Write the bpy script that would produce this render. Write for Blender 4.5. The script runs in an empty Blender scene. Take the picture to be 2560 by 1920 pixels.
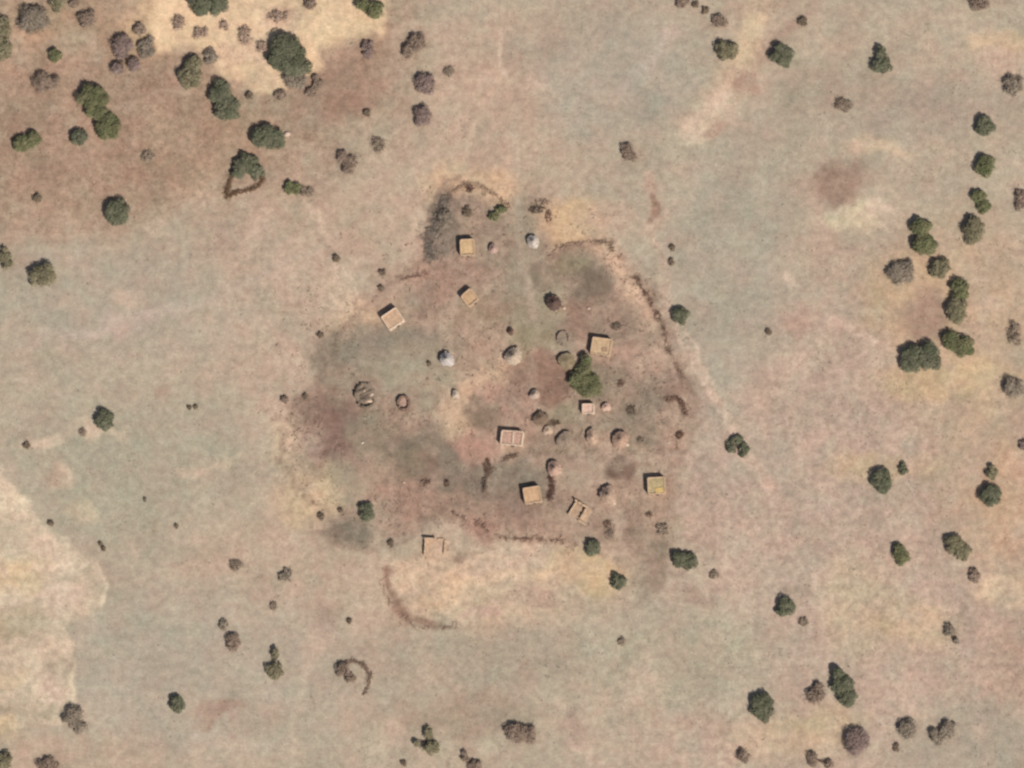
import bpy, math
import numpy as np
from mathutils import Vector

scene = bpy.context.scene
C = scene.collection
R = math.radians

# ------------------------------------------------------------------ camera
# straight-down aerial view, leaning 9 degrees towards the south-south-east
DIST, LENS, SENSOR = 1500.0, 210.94, 36.0
TILT, TILT_AZ = R(9.0), R(150.0)            # azimuth clockwise from north (+Y)
cam_pos = Vector((math.sin(TILT) * math.sin(TILT_AZ), math.sin(TILT) * math.cos(TILT_AZ), math.cos(TILT))) * DIST
fwd = (-cam_pos).normalized()
rgt = fwd.cross(Vector((0, 1, 0))).normalized()
upv = rgt.cross(fwd).normalized()
cd = bpy.data.cameras.new('camera')
cam = bpy.data.objects.new('camera', cd)
C.objects.link(cam)
from mathutils import Matrix
cam.matrix_world = Matrix(((rgt.x, upv.x, -fwd.x, cam_pos.x), (rgt.y, upv.y, -fwd.y, cam_pos.y),
                           (rgt.z, upv.z, -fwd.z, cam_pos.z), (0, 0, 0, 1)))
cd.lens, cd.sensor_width, cd.sensor_fit = LENS, SENSOR, 'HORIZONTAL'
cd.clip_start, cd.clip_end = 10.0, 30000.0
cd.dof.use_dof = True                        # soft optics of a satellite telescope
cd.dof.focus_distance = 200000.0
cd.dof.aperture_fstop = (LENS / 1000.0) / 0.56
scene.camera = cam

# ------------------------------------------------------------------ sky, sun, exposure
SUN_EL, SUN_AZ = 49.5, 139.0
w = bpy.data.worlds.new('World')
scene.world = w
w.use_nodes = True
nt = w.node_tree
bg = nt.nodes.get('Background')
sky = nt.nodes.new('ShaderNodeTexSky')
sky.sky_type = 'NISHITA'
sky.sun_disc = False
sky.sun_elevation = R(SUN_EL)
sky.sun_rotation = R(SUN_AZ)
sky.dust_density = 2.5
nt.links.new(sky.outputs[0], bg.inputs[0])
bg.inputs[1].default_value = 0.075
sd = bpy.data.lights.new('sun', 'SUN')
sd.energy, sd.angle, sd.color = 4.75, R(0.53), (1.0, 0.968, 0.915)
so = bpy.data.objects.new('sun', sd)
C.objects.link(so)
sdir = Vector((math.cos(R(SUN_EL)) * math.sin(R(SUN_AZ)), math.cos(R(SUN_EL)) * math.cos(R(SUN_AZ)), math.sin(R(SUN_EL))))
so.rotation_euler = sdir.to_track_quat('Z', 'Y').to_euler()
so.location = sdir * 400
vs = scene.view_settings
vs.view_transform, vs.look, vs.gamma, vs.use_curve_mapping = 'Standard', 'None', 1.0, False
vs.exposure = 0.0
K = 1.33                                     # what a white ground would read in linear display terms
scene.cycles.use_denoising = True
scene.cycles.max_bounces = 4


# ------------------------------------------------------------------ helpers
def lin(c):
    c = np.asarray(c, float) / 255.0
    return np.where(c <= 0.04045, c / 12.92, ((c + 0.055) / 1.055) ** 2.4)


def alb(r, g, b):
    """surface colour of a thing that reads r, g, b in full sun"""
    return tuple(lin((r, g, b)) / K)


def _hash(ix, iy, seed):
    h = (ix.astype(np.int64) * 374761393 + iy.astype(np.int64) * 668265263 + seed * 974711) & 0xFFFFFFFF
    h = ((h ^ (h >> 13)) * 1274126177) & 0xFFFFFFFF
    return ((h ^ (h >> 16)) & 0xFFFF) / 65535.0


def vnoise(x, y, seed=0):
    ix, iy = np.floor(x), np.floor(y)
    fx, fy = x - ix, y - iy
    fx, fy = fx * fx * (3 - 2 * fx), fy * fy * (3 - 2 * fy)
    a, b = _hash(ix, iy, seed), _hash(ix + 1, iy, seed)
    c, d = _hash(ix, iy + 1, seed), _hash(ix + 1, iy + 1, seed)
    return (a * (1 - fx) + b * fx) * (1 - fy) + (c * (1 - fx) + d * fx) * fy


def fbm(x, y, scale, oct=4, seed=0):
    """roughly -1 .. 1"""
    s, a, t = np.zeros_like(x, float), 1.0, 0.0
    for o in range(oct):
        ang = 0.7 * o
        u = (x * math.cos(ang) - y * math.sin(ang)) / scale
        v = (x * math.sin(ang) + y * math.cos(ang)) / scale
        s += a * (vnoise(u, v, seed + 31 * o) * 2 - 1)
        t += a
        a *= 0.55
        scale *= 0.48
    return s / t * 1.6


def hgt(x, y):
    x, y = np.asarray(x, float), np.asarray(y, float)
    return 0.10 * fbm(x, y, 26.0, 3, 5) + 0.03 * fbm(x, y, 4.0, 2, 9)


def at(px, py, z=0.0):
    """the point of the plane at height z that the photograph shows at px, py (2560 x 1920)"""
    d = fwd + rgt * ((px - 1280) / 2560 * SENSOR / LENS) - upv * ((py - 960) / 2560 * SENSOR / LENS)
    t = (z - cam_pos.z) / d.z
    return cam_pos + d * t


def gz(p):
    return float(hgt(p.x, p.y))


def tag(o, label=None, cat=None, group=None, kind=None):
    if label: o['label'] = label
    if cat: o['category'] = cat
    if group: o['group'] = group
    if kind: o['kind'] = kind
    return o


def empty(name, loc, rz=0.0):
    o = bpy.data.objects.new(name, None)
    o.empty_display_size = 0.5
    o.location = loc
    o.rotation_euler = (0, 0, rz)
    C.objects.link(o)
    return o


def mesh(name, V, F, mat, parent=None, col=None, loc=None, smooth=False):
    """V (n,3); F list of index tuples or an (m,k) array"""
    me = bpy.data.meshes.new(name)
    V = np.asarray(V, np.float32)
    if isinstance(F, np.ndarray):
        m, k = F.shape
        me.vertices.add(len(V))
        me.vertices.foreach_set('co', V.ravel())
        me.loops.add(m * k)
        me.loops.foreach_set('vertex_index', F.astype(np.int32).ravel())
        me.polygons.add(m)
        me.polygons.foreach_set('loop_start', np.arange(0, m * k, k, dtype=np.int32))
        me.polygons.foreach_set('loop_total', np.full(m, k, dtype=np.int32))
        me.update(calc_edges=True)
    else:
        me.from_pydata([tuple(map(float, v)) for v in V], [], F)
        me.update()
    if col is not None:
        a = me.color_attributes.new('tint', 'FLOAT_COLOR', 'POINT')
        c4 = np.ones((len(V), 4), np.float32)
        c4[:, :3] = col
        a.data.foreach_set('color', c4.ravel())
    if smooth:
        me.polygons.foreach_set('use_smooth', np.ones(len(me.polygons), bool))
    me.materials.append(mat)
    o = bpy.data.objects.new(name, me)
    if loc is not None: o.location = loc
    if parent: o.parent = parent
    C.objects.link(o)
    return o


# ------------------------------------------------------------------ materials
def new_mat(name):
    m = bpy.data.materials.new(name)
    m.use_nodes = True
    n, l = m.node_tree.nodes, m.node_tree.links
    b = n.get('Principled BSDF')
    b.inputs['Roughness'].default_value = 0.95
    b.inputs['Specular IOR Level'].default_value = 0.12
    return m, n, l, b


def noise_node(n, l, scale, detail=4.0, vec=None, rough=0.6):
    t = n.new('ShaderNodeTexNoise')
    t.inputs['Scale'].default_value = scale
    t.inputs['Detail'].default_value = detail
    t.inputs['Roughness'].default_value = rough
    if vec is not None: l.new(vec, t.inputs['Vector'])
    return t


def ramp(n, l, fac, lo, hi, a=(0, 0, 0), b=(1, 1, 1)):
    r = n.new('ShaderNodeValToRGB')
    r.color_ramp.elements[0].position, r.color_ramp.elements[1].position = lo, hi
    r.color_ramp.elements[0].color = (*a, 1)
    r.color_ramp.elements[1].color = (*b, 1)
    l.new(fac, r.inputs[0])
    return r


def mixc(n, l, typ, fac, a, b):
    x = n.new('ShaderNodeMix')
    x.data_type, x.blend_type = 'RGBA', typ
    for sock, v in ((x.inputs['Factor'], fac), (x.inputs['A'], a), (x.inputs['B'], b)):
        if isinstance(v, (int, float)): sock.default_value = v
        elif isinstance(v, tuple): sock.default_value = (*v, 1)
        else: l.new(v, sock)
    return x.outputs['Result']


def soil_material():
    m, n, l, b = new_mat('soil')
    geo = n.new('ShaderNodeNewGeometry')
    at_ = n.new('ShaderNodeAttribute'); at_.attribute_name = 'tint'
    mot = n.new('ShaderNodeAttribute'); mot.attribute_name = 'mottle'
    P = geo.outputs['Position']
    n1 = noise_node(n, l, 0.16, 3, P)        # hue drift, patches of some metres
    n2 = noise_node(n, l, 0.55, 5, P, 0.65)  # trampled / bare patches
    n3 = noise_node(n, l, 2.3, 4, P, 0.7)    # grain
    hue = ramp(n, l, n1.outputs['Fac'], 0.44, 0.56, (1.035, 0.985, 0.985), (0.975, 1.008, 0.985))
    c = mixc(n, l, 'MULTIPLY', 0.6, at_.outputs['Color'], hue.outputs[0])
    g2 = ramp(n, l, n2.outputs['Fac'], 0.34, 0.66, (0.76, 0.745, 0.735), (1.20, 1.20, 1.195))
    mf = n.new('ShaderNodeMath'); mf.operation = 'MULTIPLY_ADD'
    l.new(mot.outputs['Fac'], mf.inputs[0]); mf.inputs[1].default_value = 0.95; mf.inputs[2].default_value = 0.50
    c = mixc(n, l, 'MULTIPLY', mf.outputs[0], c, g2.outputs[0])
    g3 = ramp(n, l, n3.outputs['Fac'], 0.36, 0.64, (0.86, 0.855, 0.85), (1.13, 1.13, 1.13))
    c = mixc(n, l, 'MULTIPLY', 1.0, c, g3.outputs[0])
    l.new(c, b.inputs['Base Color'])
    bp = n.new('ShaderNodeBump'); bp.inputs['Strength'].default_value = 0.25; bp.inputs['Distance'].default_value = 0.15
    l.new(n3.outputs['Fac'], bp.inputs['Height']); l.new(bp.outputs[0], b.inputs['Normal'])
    return m


def tint_material(name, rough=0.9, translucent=False):
    m, n, l, b = new_mat(name)
    at_ = n.new('ShaderNodeAttribute'); at_.attribute_name = 'tint'
    l.new(at_.outputs['Color'], b.inputs['Base Color'])
    b.inputs['Roughness'].default_value = rough
    return m


def plain_material(name, col, scale=1.5, var=0.25, streak=False):
    """col with stains and grain; streak: radial straw lines about the object's own axis"""
    m, n, l, b = new_mat(name)
    tc = n.new('ShaderNodeTexCoord')
    vec = tc.outputs['Object']
    a = noise_node(n, l, scale, 4, vec)
    r1 = ramp(n, l, a.outputs['Fac'], 0.3, 0.7, (1 - var,) * 3, (1 + var * 0.6,) * 3)
    c = mixc(n, l, 'MULTIPLY', 1.0, tuple(col), r1.outputs[0])
    if streak:
        s = n.new('ShaderNodeSeparateXYZ'); l.new(vec, s.inputs[0])
        t = n.new('ShaderNodeMath'); t.operation = 'ARCTAN2'
        l.new(s.outputs['Y'], t.inputs[0]); l.new(s.outputs['X'], t.inputs[1])
        cx = n.new('ShaderNodeCombineXYZ')
        mu = n.new('ShaderNodeMath'); mu.operation = 'MULTIPLY'; mu.inputs[1].default_value = 7.0
        l.new(t.outputs[0], mu.inputs[0]); l.new(mu.outputs[0], cx.inputs['X']); l.new(s.outputs['Z'], cx.inputs['Z'])
        q = noise_node(n, l, 1.0, 3, cx.outputs[0])
        r2 = ramp(n, l, q.outputs['Fac'], 0.3, 0.7, (0.75,) * 3, (1.2,) * 3)
        c = mixc(n, l, 'MULTIPLY', 1.0, c, r2.outputs[0])
    l.new(c, b.inputs['Base Color'])
    return m


M_SOIL = soil_material()
M_LEAF = tint_material('foliage')
M_TWIG = tint_material('dry_branches')
M_BARK = plain_material('bark', (0.10, 0.075, 0.055), 3)
M_WALL = plain_material('mud_wall', alb(206, 176, 146), 1.2, 0.18)
M_PALE = plain_material('pale_mud_wall', alb(232, 205, 178), 1.2, 0.15)
M_WOOD = plain_material('grey_wood', (0.13, 0.10, 0.08), 4)
M_STONE = plain_material('pale_stone', alb(205, 190, 172), 2.5, 0.2)
_mats = {}


def surf(kind, rgb):
    if kind in ('mud_roof', 'thatch'):                       # weathered, duller than fresh mud or straw
        g = sum(rgb) / 3
        rgb = tuple(int((v * 0.92 + g * 0.08) * f) for v, f in zip(rgb, (0.99, 0.96, 0.94)))
    k = (kind, rgb)
    if k not in _mats:
        _mats[k] = plain_material(kind, alb(*rgb), 1.1 if kind != 'thatch' else 1.6, 0.28, kind == 'thatch')
    return _mats[k]


# ------------------------------------------------------------------ ground: one sheet with its soils
D2S = 2560 / 2212.0                          # soil patches below are listed on a 2212 px wide plan


def G(x, y):
    p = at(x * D2S, y * D2S)
    return p.x, p.y


PX = 0.1 * D2S                               # metres per plan pixel


def axis(lo, hi, step):
    a = list(np.arange(lo, hi + step * 0.5, step))
    s, x, y = step, a[0], a[-1]
    left, right = [], []
    while y < 6000:
        s *= 1.35
        x -= s; y += s
        left.append(x); right.append(y)
    return np.array(left[::-1] + a + right)


gx, gy = axis(-138, 138, 0.5), axis(-106, 106, 0.5)
X, Y = np.meshgrid(gx, gy)
X, Y = X.ravel(), Y.ravel()
Z = hgt(X, Y)
WX = X + 2.2 * fbm(X, Y, 9.0, 3, 101) + 1.2 * fbm(X, Y, 3.2, 3, 103)
WY = Y + 2.2 * fbm(X, Y, 9.0, 3, 107) + 1.2 * fbm(X, Y, 3.2, 3, 109)
BRK = np.clip(0.98 + 0.50 * fbm(X, Y, 4.2, 4, 113), 0.30, 1.10)   # soils lie in broken patches
col = np.empty((len(X), 3))
col[:] = (180, 164, 143)
mott = np.full(len(X), 0.18)


def smooth(t):
    t = np.clip(t, 0, 1)
    return t * t * (3 - 2 * t)


def lay(mask, rgb, k, mo=None, brk=True):
    global col, mott
    a = np.clip(mask * k * (BRK if brk else 1), 0, 1)[:, None]
    col = col * (1 - a) + np.array(rgb, float) * a
    if mo is not None: mott = mott * (1 - mask) + mo * mask


def ell(cx, cy, rx, ry, rot, rgb, k=1.0, soft=0.6, mo=None):
    x0, y0 = G(cx, cy)
    c, s = math.cos(R(rot)), math.sin(R(rot))
    dx, dy = WX - x0, WY - y0
    u, v = (dx * c + dy * s) / (rx * PX), (-dx * s + dy * c) / (ry * PX)
    d = np.sqrt(u * u + v * v)
    lay(smooth((1 + soft * 0.5 - d) / soft), rgb, k, mo)


def line(pts, wd, rgb, k=0.7, soft=1.0, mo=None):
    P = [G(*p) for p in pts]
    best = np.full(len(X), 1e9)
    wx, wy = X * 0.45 + WX * 0.55, Y * 0.45 + WY * 0.55
    for (ax, ay), (bx, by) in zip(P[:-1], P[1:]):
        ex, ey = bx - ax, by - ay
        t = np.clip(((wx - ax) * ex + (wy - ay) * ey) / (ex * ex + ey * ey), 0, 1)
        best = np.minimum(best, np.hypot(wx - ax - t * ex, wy - ay - t * ey))
    h = wd * PX * 0.5
    lay(smooth((h * (1 + soft) - best) / (h * 2 * soft)), rgb, k, mo)


def poly(pts, soft, rgb, k=1.0, mo=None, warp=1.0):
    P = [G(*p) for p in pts]
    wx, wy = X * (1 - warp) + WX * warp, Y * (1 - warp) + WY * warp
    best = np.full(len(X), 1e9)
    inside = np.zeros(len(X), bool)
    for (ax, ay), (bx, by) in zip(P, P[1:] + P[:1]):
        ex, ey = bx - ax, by - ay
        t = np.clip(((wx - ax) * ex + (wy - ay) * ey) / (ex * ex + ey * ey), 0, 1)
        best = np.minimum(best, np.hypot(wx - ax - t * ex, wy - ay - t * ey))
        with np.errstate(divide='ignore', invalid='ignore'):
            inside ^= ((ay > wy) != (by > wy)) & (wx < ex * (wy - ay) / (ey if ey else 1e-9) + ax)
    sd_ = np.where(inside, best, -best)
    lay(smooth(0.5 + sd_ / (soft * PX)), rgb, k, mo, soft > 20)


# broad soils
f1 = fbm(X, Y, 60.0, 3, 201)
lay(smooth(0.5 + f1), (184, 164, 143), 0.45)
ell(1900, 1050, 520, 420, 0, (188, 164, 146), 0.75, 0.8, 0.45)
ell(1800, 1500, 420, 260, 0, (188, 164, 146), 0.6, 0.8, 0.40)
ell(640, 760, 190, 330, 8, (192, 167, 146), 0.8, 0.8, 0.30)
ell(640, 1250, 220, 200, 0, (187, 164, 142), 0.6, 0.9, 0.25)
ell(900, 480, 260, 120, 0, (187, 161, 139), 0.7, 0.9, 0.25)
ell(1050, 250, 220, 200, 0, (187, 162, 140), 0.75, 0.8, 0.25)
ell(1560, 600, 130, 330, -8, (173, 161, 142), 0.9, 0.8, 0.15)
ell(2080, 700, 170, 230, 0, (192, 164, 134), 0.6, 0.8, 0.3)
ell(2120, 1020, 90, 200, 0, (190, 163, 134), 0.5, 0.8, 0.3)
poly([(-400, -400), (820, -400), (900, 60), (850, 250), (760, 330), (640, 420), (420, 440), (200, 520), (-400, 560)], 210, (168, 142, 120), 0.92, 0.55)
ell(120, 320, 260, 150, 0, (163, 138, 117), 0.75, 0.9, 0.6)
ell(420, 330, 150, 90, 10, (168, 141, 117), 0.6, 0.9, 0.5)
ell(720, 200, 110, 70, 15, (156, 128, 110), 0.7, 0.8, 0.35)
ell(160, 60, 160, 60, 0, (178, 150, 122), 0.5, 0.9, 0.5)
ell(330, 50, 60, 70, 0, (196, 168, 134), 0.7, 0.8)
# bright sand, upper left
poly([(335, -60), (830, -60), (832, 30), (815, 75), (745, 95), (690, 110), (700, 140), (610, 195), (560, 205), (520, 190), (480, 150), (420, 110), (350, 105), (325, 60)], 34, (224, 194, 158), 1.0, 0.25, 0.7)
ell(500, 30, 90, 45, 0, (230, 198, 164), 0.7, 0.8)
ell(690, 30, 110, 45, 0, (228, 198, 162), 0.6, 0.8)
ell(590, 160, 40, 35, 0, (222, 190, 158), 0.8, 0.8)
ell(520, 110, 60, 40, 0, (206, 176, 150), 0.6, 0.8, 0.8)
ell(615, 40, 45, 30, 10, (196, 166, 146), 0.5, 0.7, 0.9)
# the yellow-brown clump of ground top right and its sandy way
line([(1650, -40), (1630, 40), (1615, 110), (1590, 170), (1550, 215), (1500, 270)], 70, (203, 177, 148), 0.85, 0.8, 0.3)
line([(1630, 30), (1605, 130)], 45, (210, 186, 154), 0.7, 0.9)
line([(1560, 210), (1500, 260), (1490, 300)], 40, (210, 184, 162), 0.8, 0.9)
ell(1620, 180, 40, 16, 50, (170, 140, 122), 0.7, 0.9)
ell(1535, 275, 30, 14, 40, (172, 145, 127), 0.8, 0.9)
line([(1570, 20), (1790, -30)], 30, (176, 150, 130), 0.6, 0.9)
line([(1770, 10), (1700, 60), (1600, 180)], 26, (168, 140, 122), 0.45, 1.0)
# pale and dark patches to the east
ell(1815, 385, 66, 44, -5, (154, 129, 112), 0.9, 0.9, 0.2)
ell(1900, 318, 75, 14, -3, (208, 182, 154), 0.8, 0.9)
ell(1850, 465, 62, 34, 0, (204, 189, 158), 0.95, 0.8, 0.3)
ell(1905, 450, 26, 20, 0, (212, 186, 164), 0.8, 0.8)
ell(2160, 90, 60, 30, 0, (208, 180, 148), 0.8, 0.9)
ell(2170, 135, 60, 30, 0, (198, 170, 148), 0.6, 0.9)
ell(1960, 650, 100, 100, 0, (196, 168, 136), 0.7, 0.9)
ell(1985, 685, 50, 55, 0, (167, 141, 122), 0.9, 0.9, 0.2)
ell(2040, 820, 150, 40, 5, (199, 173, 138), 0.8, 0.9)
ell(1730, 680, 40, 30, 30, (180, 152, 134), 0.6, 0.9)
line([(1790, 690), (1840, 705), (1880, 740)], 16, (212, 184, 164), 0.7, 1.0, 0.6)
ell(1715, 610, 12, 25, 0, (208, 184, 164), 0.7, 1.0)
ell(1920, 1010, 120, 30, 0, (194, 170, 136), 0.6, 0.9)
line([(1930, 955), (1955, 975), (1975, 1010)], 14, (208, 180, 160), 0.8, 1.0, 0.6)
ell(1850, 1310, 80, 100, 0, (196, 174, 146), 0.7, 0.9, 0.5)
ell(1965, 1340, 90, 60, 0, (198, 172, 138), 0.6, 0.9, 0.6)
ell(2175, 1275, 70, 40, 0, (214, 188, 158), 0.9, 0.8, 0.4)
ell(1700, 1590, 120, 60, 0, (197, 173, 145), 0.8, 0.9, 0.4)
ell(1780, 1560, 80, 40, 0, (198, 172, 140), 0.6, 0.9, 0.3)
ell(2010, 1535, 50, 18, 0, (204, 176, 154), 0.8, 0.8)
ell(2110, 1600, 160, 90, 0, (170, 158, 139), 0.9, 0.9, 0.15)
ell(1650, 1000, 70, 60, 0, (172, 158, 140), 0.6, 0.9, 0.2)
ell(2180, 1100, 90, 130, 0, (190, 156, 128), 0.6, 0.9)
ell(2170, 1440, 60, 100, 0, (184, 156, 136), 0.6, 0.9)
# greyish flats
ell(1330, 170, 170, 130, 10, (172, 160, 142), 1.0, 0.9, 0.12)
ell(1150, 100, 70, 60, 0, (166, 149, 131), 0.6, 0.9, 0.15)
line([(1340, 200), (1400, 130), (1440, 70)], 30, (192, 174, 158), 0.6, 1.0)
ell(1950, 230, 230, 70, 0, (168, 151, 134), 0.7, 0.9, 0.15)
ell(1800, 180, 130, 60, 0, (165, 149, 129), 0.6, 0.9, 0.12)
ell(240, 640, 280, 110, -10, (172, 159, 140), 0.95, 0.9, 0.12)
ell(260, 700, 180, 22, 10, (192, 173, 157), 0.7, 1.0)
ell(300, 1000, 280, 170, 0, (173, 162, 141), 0.95, 0.9, 0.15)
ell(420, 1450, 320, 180, 0, (178, 165, 146), 0.9, 0.9, 0.12)
ell(1450, 1420, 220, 110, 0, (176, 164, 142), 0.9, 0.9, 0.3)
ell(1050, 1430, 220, 60, 10, (172, 157, 137), 0.7, 0.9, 0.25)
ell(1000, 1550, 150, 40, 3, (160, 140, 120), 0.6, 0.9, 0.2)
ell(470, 1540, 45, 20, 25, (166, 138, 120), 0.7, 0.9)
ell(560, 1560, 60, 40, 0, (186, 160, 140), 0.6, 0.9)
ell(1250, 1580, 40, 40, 0, (165, 145, 128), 0.7, 0.9)
line([(1240, 1600), (1310, 1659), (1350, 1700)], 26, (202, 176, 156), 0.6, 1.0)
# pale bank, lower left, with two crisp edges
poly([(-500, 960), (0, 1022), (40, 1062), (62, 1098), (98, 1140), (150, 1180), (205, 1222), (228, 1262), (226, 1300), (196, 1330), (150, 1352), (142, 1362), (160, 1420), (166, 1470), (168, 1510), (182, 1545), (150, 1560), (60, 1570), (-500, 1700)], 13, (204, 183, 158), 0.88, 0.35, 0.22)
ell(40, 1250, 60, 40, 0, (214, 188, 150), 0.7, 0.9)
ell(60, 1310, 70, 30, 0, (206, 184, 160), 0.6, 0.9)
ell(150, 1290, 50, 25, -20, (216, 190, 168), 0.7, 0.9)
ell(30, 1340, 90, 22, 8, (178, 161, 134), 0.8, 0.9)
ell(20, 1460, 40, 22, 0, (222, 192, 158), 0.7, 0.9)
ell(40, 1530, 90, 26, 5, (176, 160, 137), 0.8, 0.9)
ell(10, 1580, 50, 30, -30, (214, 186, 150), 0.8, 0.8)
ell(120, 1640, 200, 60, 0, (190, 164, 142), 0.6, 0.9)
line([(205, 1222), (228, 1262), (224, 1300)], 9, (222, 200, 172), 0.7, 0.8)
line([(142, 1362), (160, 1420), (166, 1500)], 9, (220, 198, 170), 0.7, 0.8)
ell(130, 1030, 26, 20, 0, (210, 186, 160), 0.8, 0.9)
ell(85, 955, 50, 16, 20, (206, 184, 160), 0.8, 0.9)
ell(225, 935, 60, 14, 0, (206, 182, 158), 0.8, 0.9)
ell(170, 1105, 30, 28, 0, (196, 178, 150), 0.7, 0.9)
ell(420, 1015, 40, 16, -10, (202, 176, 154), 0.7, 0.9)
ell(490, 995, 30, 16, 20, (204, 182, 156), 0.7, 0.9)
# faint ways
line([(-100, 745), (120, 745), (300, 700), (480, 650), (620, 560), (720, 520)], 14, (190, 170, 152), 0.5, 1.0)
line([(620, 1720), (632, 1600), (650, 1480), (690, 1400)], 20, (198, 178, 156), 0.6, 1.0)
line([(640, 400), (700, 500), (730, 570), (760, 640), (770, 700)], 16, (200, 174, 152), 0.7, 1.0, 0.7)
line([(665, 480), (715, 540), (750, 610), (745, 660)], 8, (160, 142, 122), 0.6, 1.0)
line([(870, 560), (890, 500), (925, 420), (960, 380)], 14, (202, 175, 152), 0.6, 1.0)
line([(1075, 60), (1080, 150), (1040, 240), (1000, 330)], 14, (198, 172, 148), 0.5, 1.0)
line([(1405, 380), (1410, 470), (1420, 540), (1435, 640), (1470, 750), (1520, 830), (1590, 930), (1640, 1010), (1700, 1110)], 22, (194, 166, 146), 0.7, 1.0, 0.5)
line([(1480, 700), (1510, 790), (1560, 880), (1600, 960)], 9, (206, 180, 158), 0.7, 1.0, 0.8)
line([(1455, 720), (1490, 800), (1530, 860)], 6, (160, 136, 118), 0.5, 1.0)
ell(1408, 440, 11, 32, 0, (146, 118, 102), 0.8, 0.9)
line([(1590, 930), (1650, 1080), (1660, 1130)], 8, (166, 144, 126), 0.5, 1.0)

# trampled ground of the village
poly([(960, 400), (1090, 390), (1190, 430), (1330, 520), (1420, 640), (1450, 740), (1500, 850), (1495, 960), (1470, 1060), (1440, 1180), (1340, 1230), (1200, 1190), (1060, 1160), (960, 1120), (840, 1160), (730, 1190), (700, 1100), (640, 1000), (620, 900), (700, 830), (700, 740), (790, 650), (850, 590), (930, 570), (930, 480)], 60, (165, 142, 123), 0.95, 0.85, 1.2)
ell(1030, 390, 90, 40, 0, (202, 172, 140), 0.9, 0.8, 0.4)
ell(1085, 420, 40, 30, 20, (202, 170, 140), 0.8, 0.8)
ell(955, 420, 36, 30, 0, (200, 170, 138), 0.6, 0.9)
ell(1010, 500, 85, 85, 0, (158, 138, 120), 0.8, 0.8, 0.5)
ell(962, 465, 26, 42, -25, (118, 106, 94), 0.85, 0.8)
ell(948, 520, 22, 42, -10, (126, 114, 102), 0.75, 0.8)
ell(1130, 560, 40, 150, 0, (156, 142, 122), 0.8, 0.9, 0.25)
ell(1240, 480, 85, 55, -20, (204, 172, 138), 0.95, 0.8, 0.25)
ell(1310, 480, 60, 45, 0, (192, 166, 144), 0.7, 0.9)
ell(1260, 600, 95, 70, 0, (150, 132, 114), 0.8, 0.8, 0.6)
ell(1160, 602, 42, 36, -10, (126, 110, 94), 0.95, 0.7, 0.3)
ell(1275, 625, 48, 48, 0, (124, 110, 95), 0.95, 0.8, 0.3)
ell(1225, 575, 40, 28, 0, (146, 132, 108), 0.7, 0.9)
line([(1310, 535), (1345, 575), (1370, 640), (1395, 690)], 44, (204, 172, 146), 0.9, 0.8, 0.8)
line([(1200, 545), (1260, 525), (1330, 520)], 12, (152, 126, 110), 0.6, 1.0)
ell(1260, 690, 80, 40, 0, (148, 120, 104), 0.7, 0.9, 0.6)
ell(1340, 690, 60, 40, 0, (158, 138, 120), 0.6, 0.9)
ell(940, 600, 90, 45, 0, (176, 142, 124), 0.6, 0.9, 0.6)
ell(870, 600, 60, 40, 0, (178, 150, 130), 0.6, 0.9)
ell(1050, 680, 80, 40, 0, (154, 130, 110), 0.8, 0.9, 0.4)
ell(780, 690, 70, 50, 30, (204, 176, 146), 0.9, 0.9, 0.8)
ell(740, 650, 40, 60, 20, (204, 178, 152), 0.6, 0.9, 0.7)
ell(745, 745, 60, 40, 30, (140, 126, 110), 0.8, 0.9, 0.8)
ell(860, 750, 90, 50, 0, (146, 132, 116), 0.85, 0.8, 0.25)
ell(890, 810, 110, 60, 0, (160, 147, 126), 0.9, 0.8, 0.2)
ell(730, 800, 50, 60, 0, (146, 132, 114), 0.7, 0.9, 0.4)
ell(1160, 690, 60, 90, -20, (160, 146, 124), 0.85, 0.9, 0.25)
ell(1150, 745, 60, 36, 0, (148, 136, 110), 0.8, 0.9, 0.2)
ell(1040, 780, 55, 70, 0, (178, 152, 130), 0.8, 0.9, 1.0)
ell(1050, 840, 60, 34, 30, (206, 172, 142), 0.75, 0.8, 1.0)
ell(1180, 820, 60, 50, 0, (146, 116, 100), 0.9, 0.8, 0.35)
ell(1100, 870, 70, 50, 0, (172, 138, 122), 0.7, 0.9, 0.7)
ell(1330, 790, 70, 60, 0, (160, 132, 116), 0.7, 0.9, 0.5)
ell(1420, 780, 60, 40, 0, (184, 156, 136), 0.7, 0.9, 0.9)
ell(1300, 830, 50, 30, 0, (140, 124, 106), 0.7, 0.9)
ell(1450, 850, 60, 22, 0, (156, 128, 112), 0.8, 0.9)
ell(1390, 910, 60, 80, 0, (148, 132, 114), 0.85, 0.8, 0.5)
ell(1455, 900, 28, 34, 0, (178, 152, 132), 0.8, 0.8)
ell(690, 930, 84, 84, 0, (146, 120, 105), 0.95, 0.7, 0.8)
ell(730, 960, 40, 60, 0, (136, 110, 98), 0.85, 0.8, 0.4)
ell(650, 960, 40, 40, 0, (176, 154, 138), 0.6, 0.9, 0.8)
ell(615, 960, 36, 60, 0, (204, 178, 148), 0.6, 0.9, 0.6)
ell(740, 830, 60, 40, 0, (168, 140, 122), 0.6, 0.9)
ell(800, 950, 60, 50, 0, (150, 136, 116), 0.85, 0.8, 0.3)
ell(880, 890, 60, 40, 0, (164, 136, 118), 0.6, 0.9)
ell(930, 970, 80, 55, 15, (130, 116, 100), 0.95, 0.8, 0.3)
ell(870, 1000, 60, 30, 0, (138, 122, 102), 0.8, 0.9)
ell(1010, 1030, 60, 60, 0, (130, 116, 101), 0.95, 0.7, 0.3)
ell(1030, 960, 50, 40, 0, (180, 142, 124), 0.8, 0.8, 0.4)
ell(1040, 905, 36, 34, 0, (140, 120, 102), 0.85, 0.8)
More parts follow.
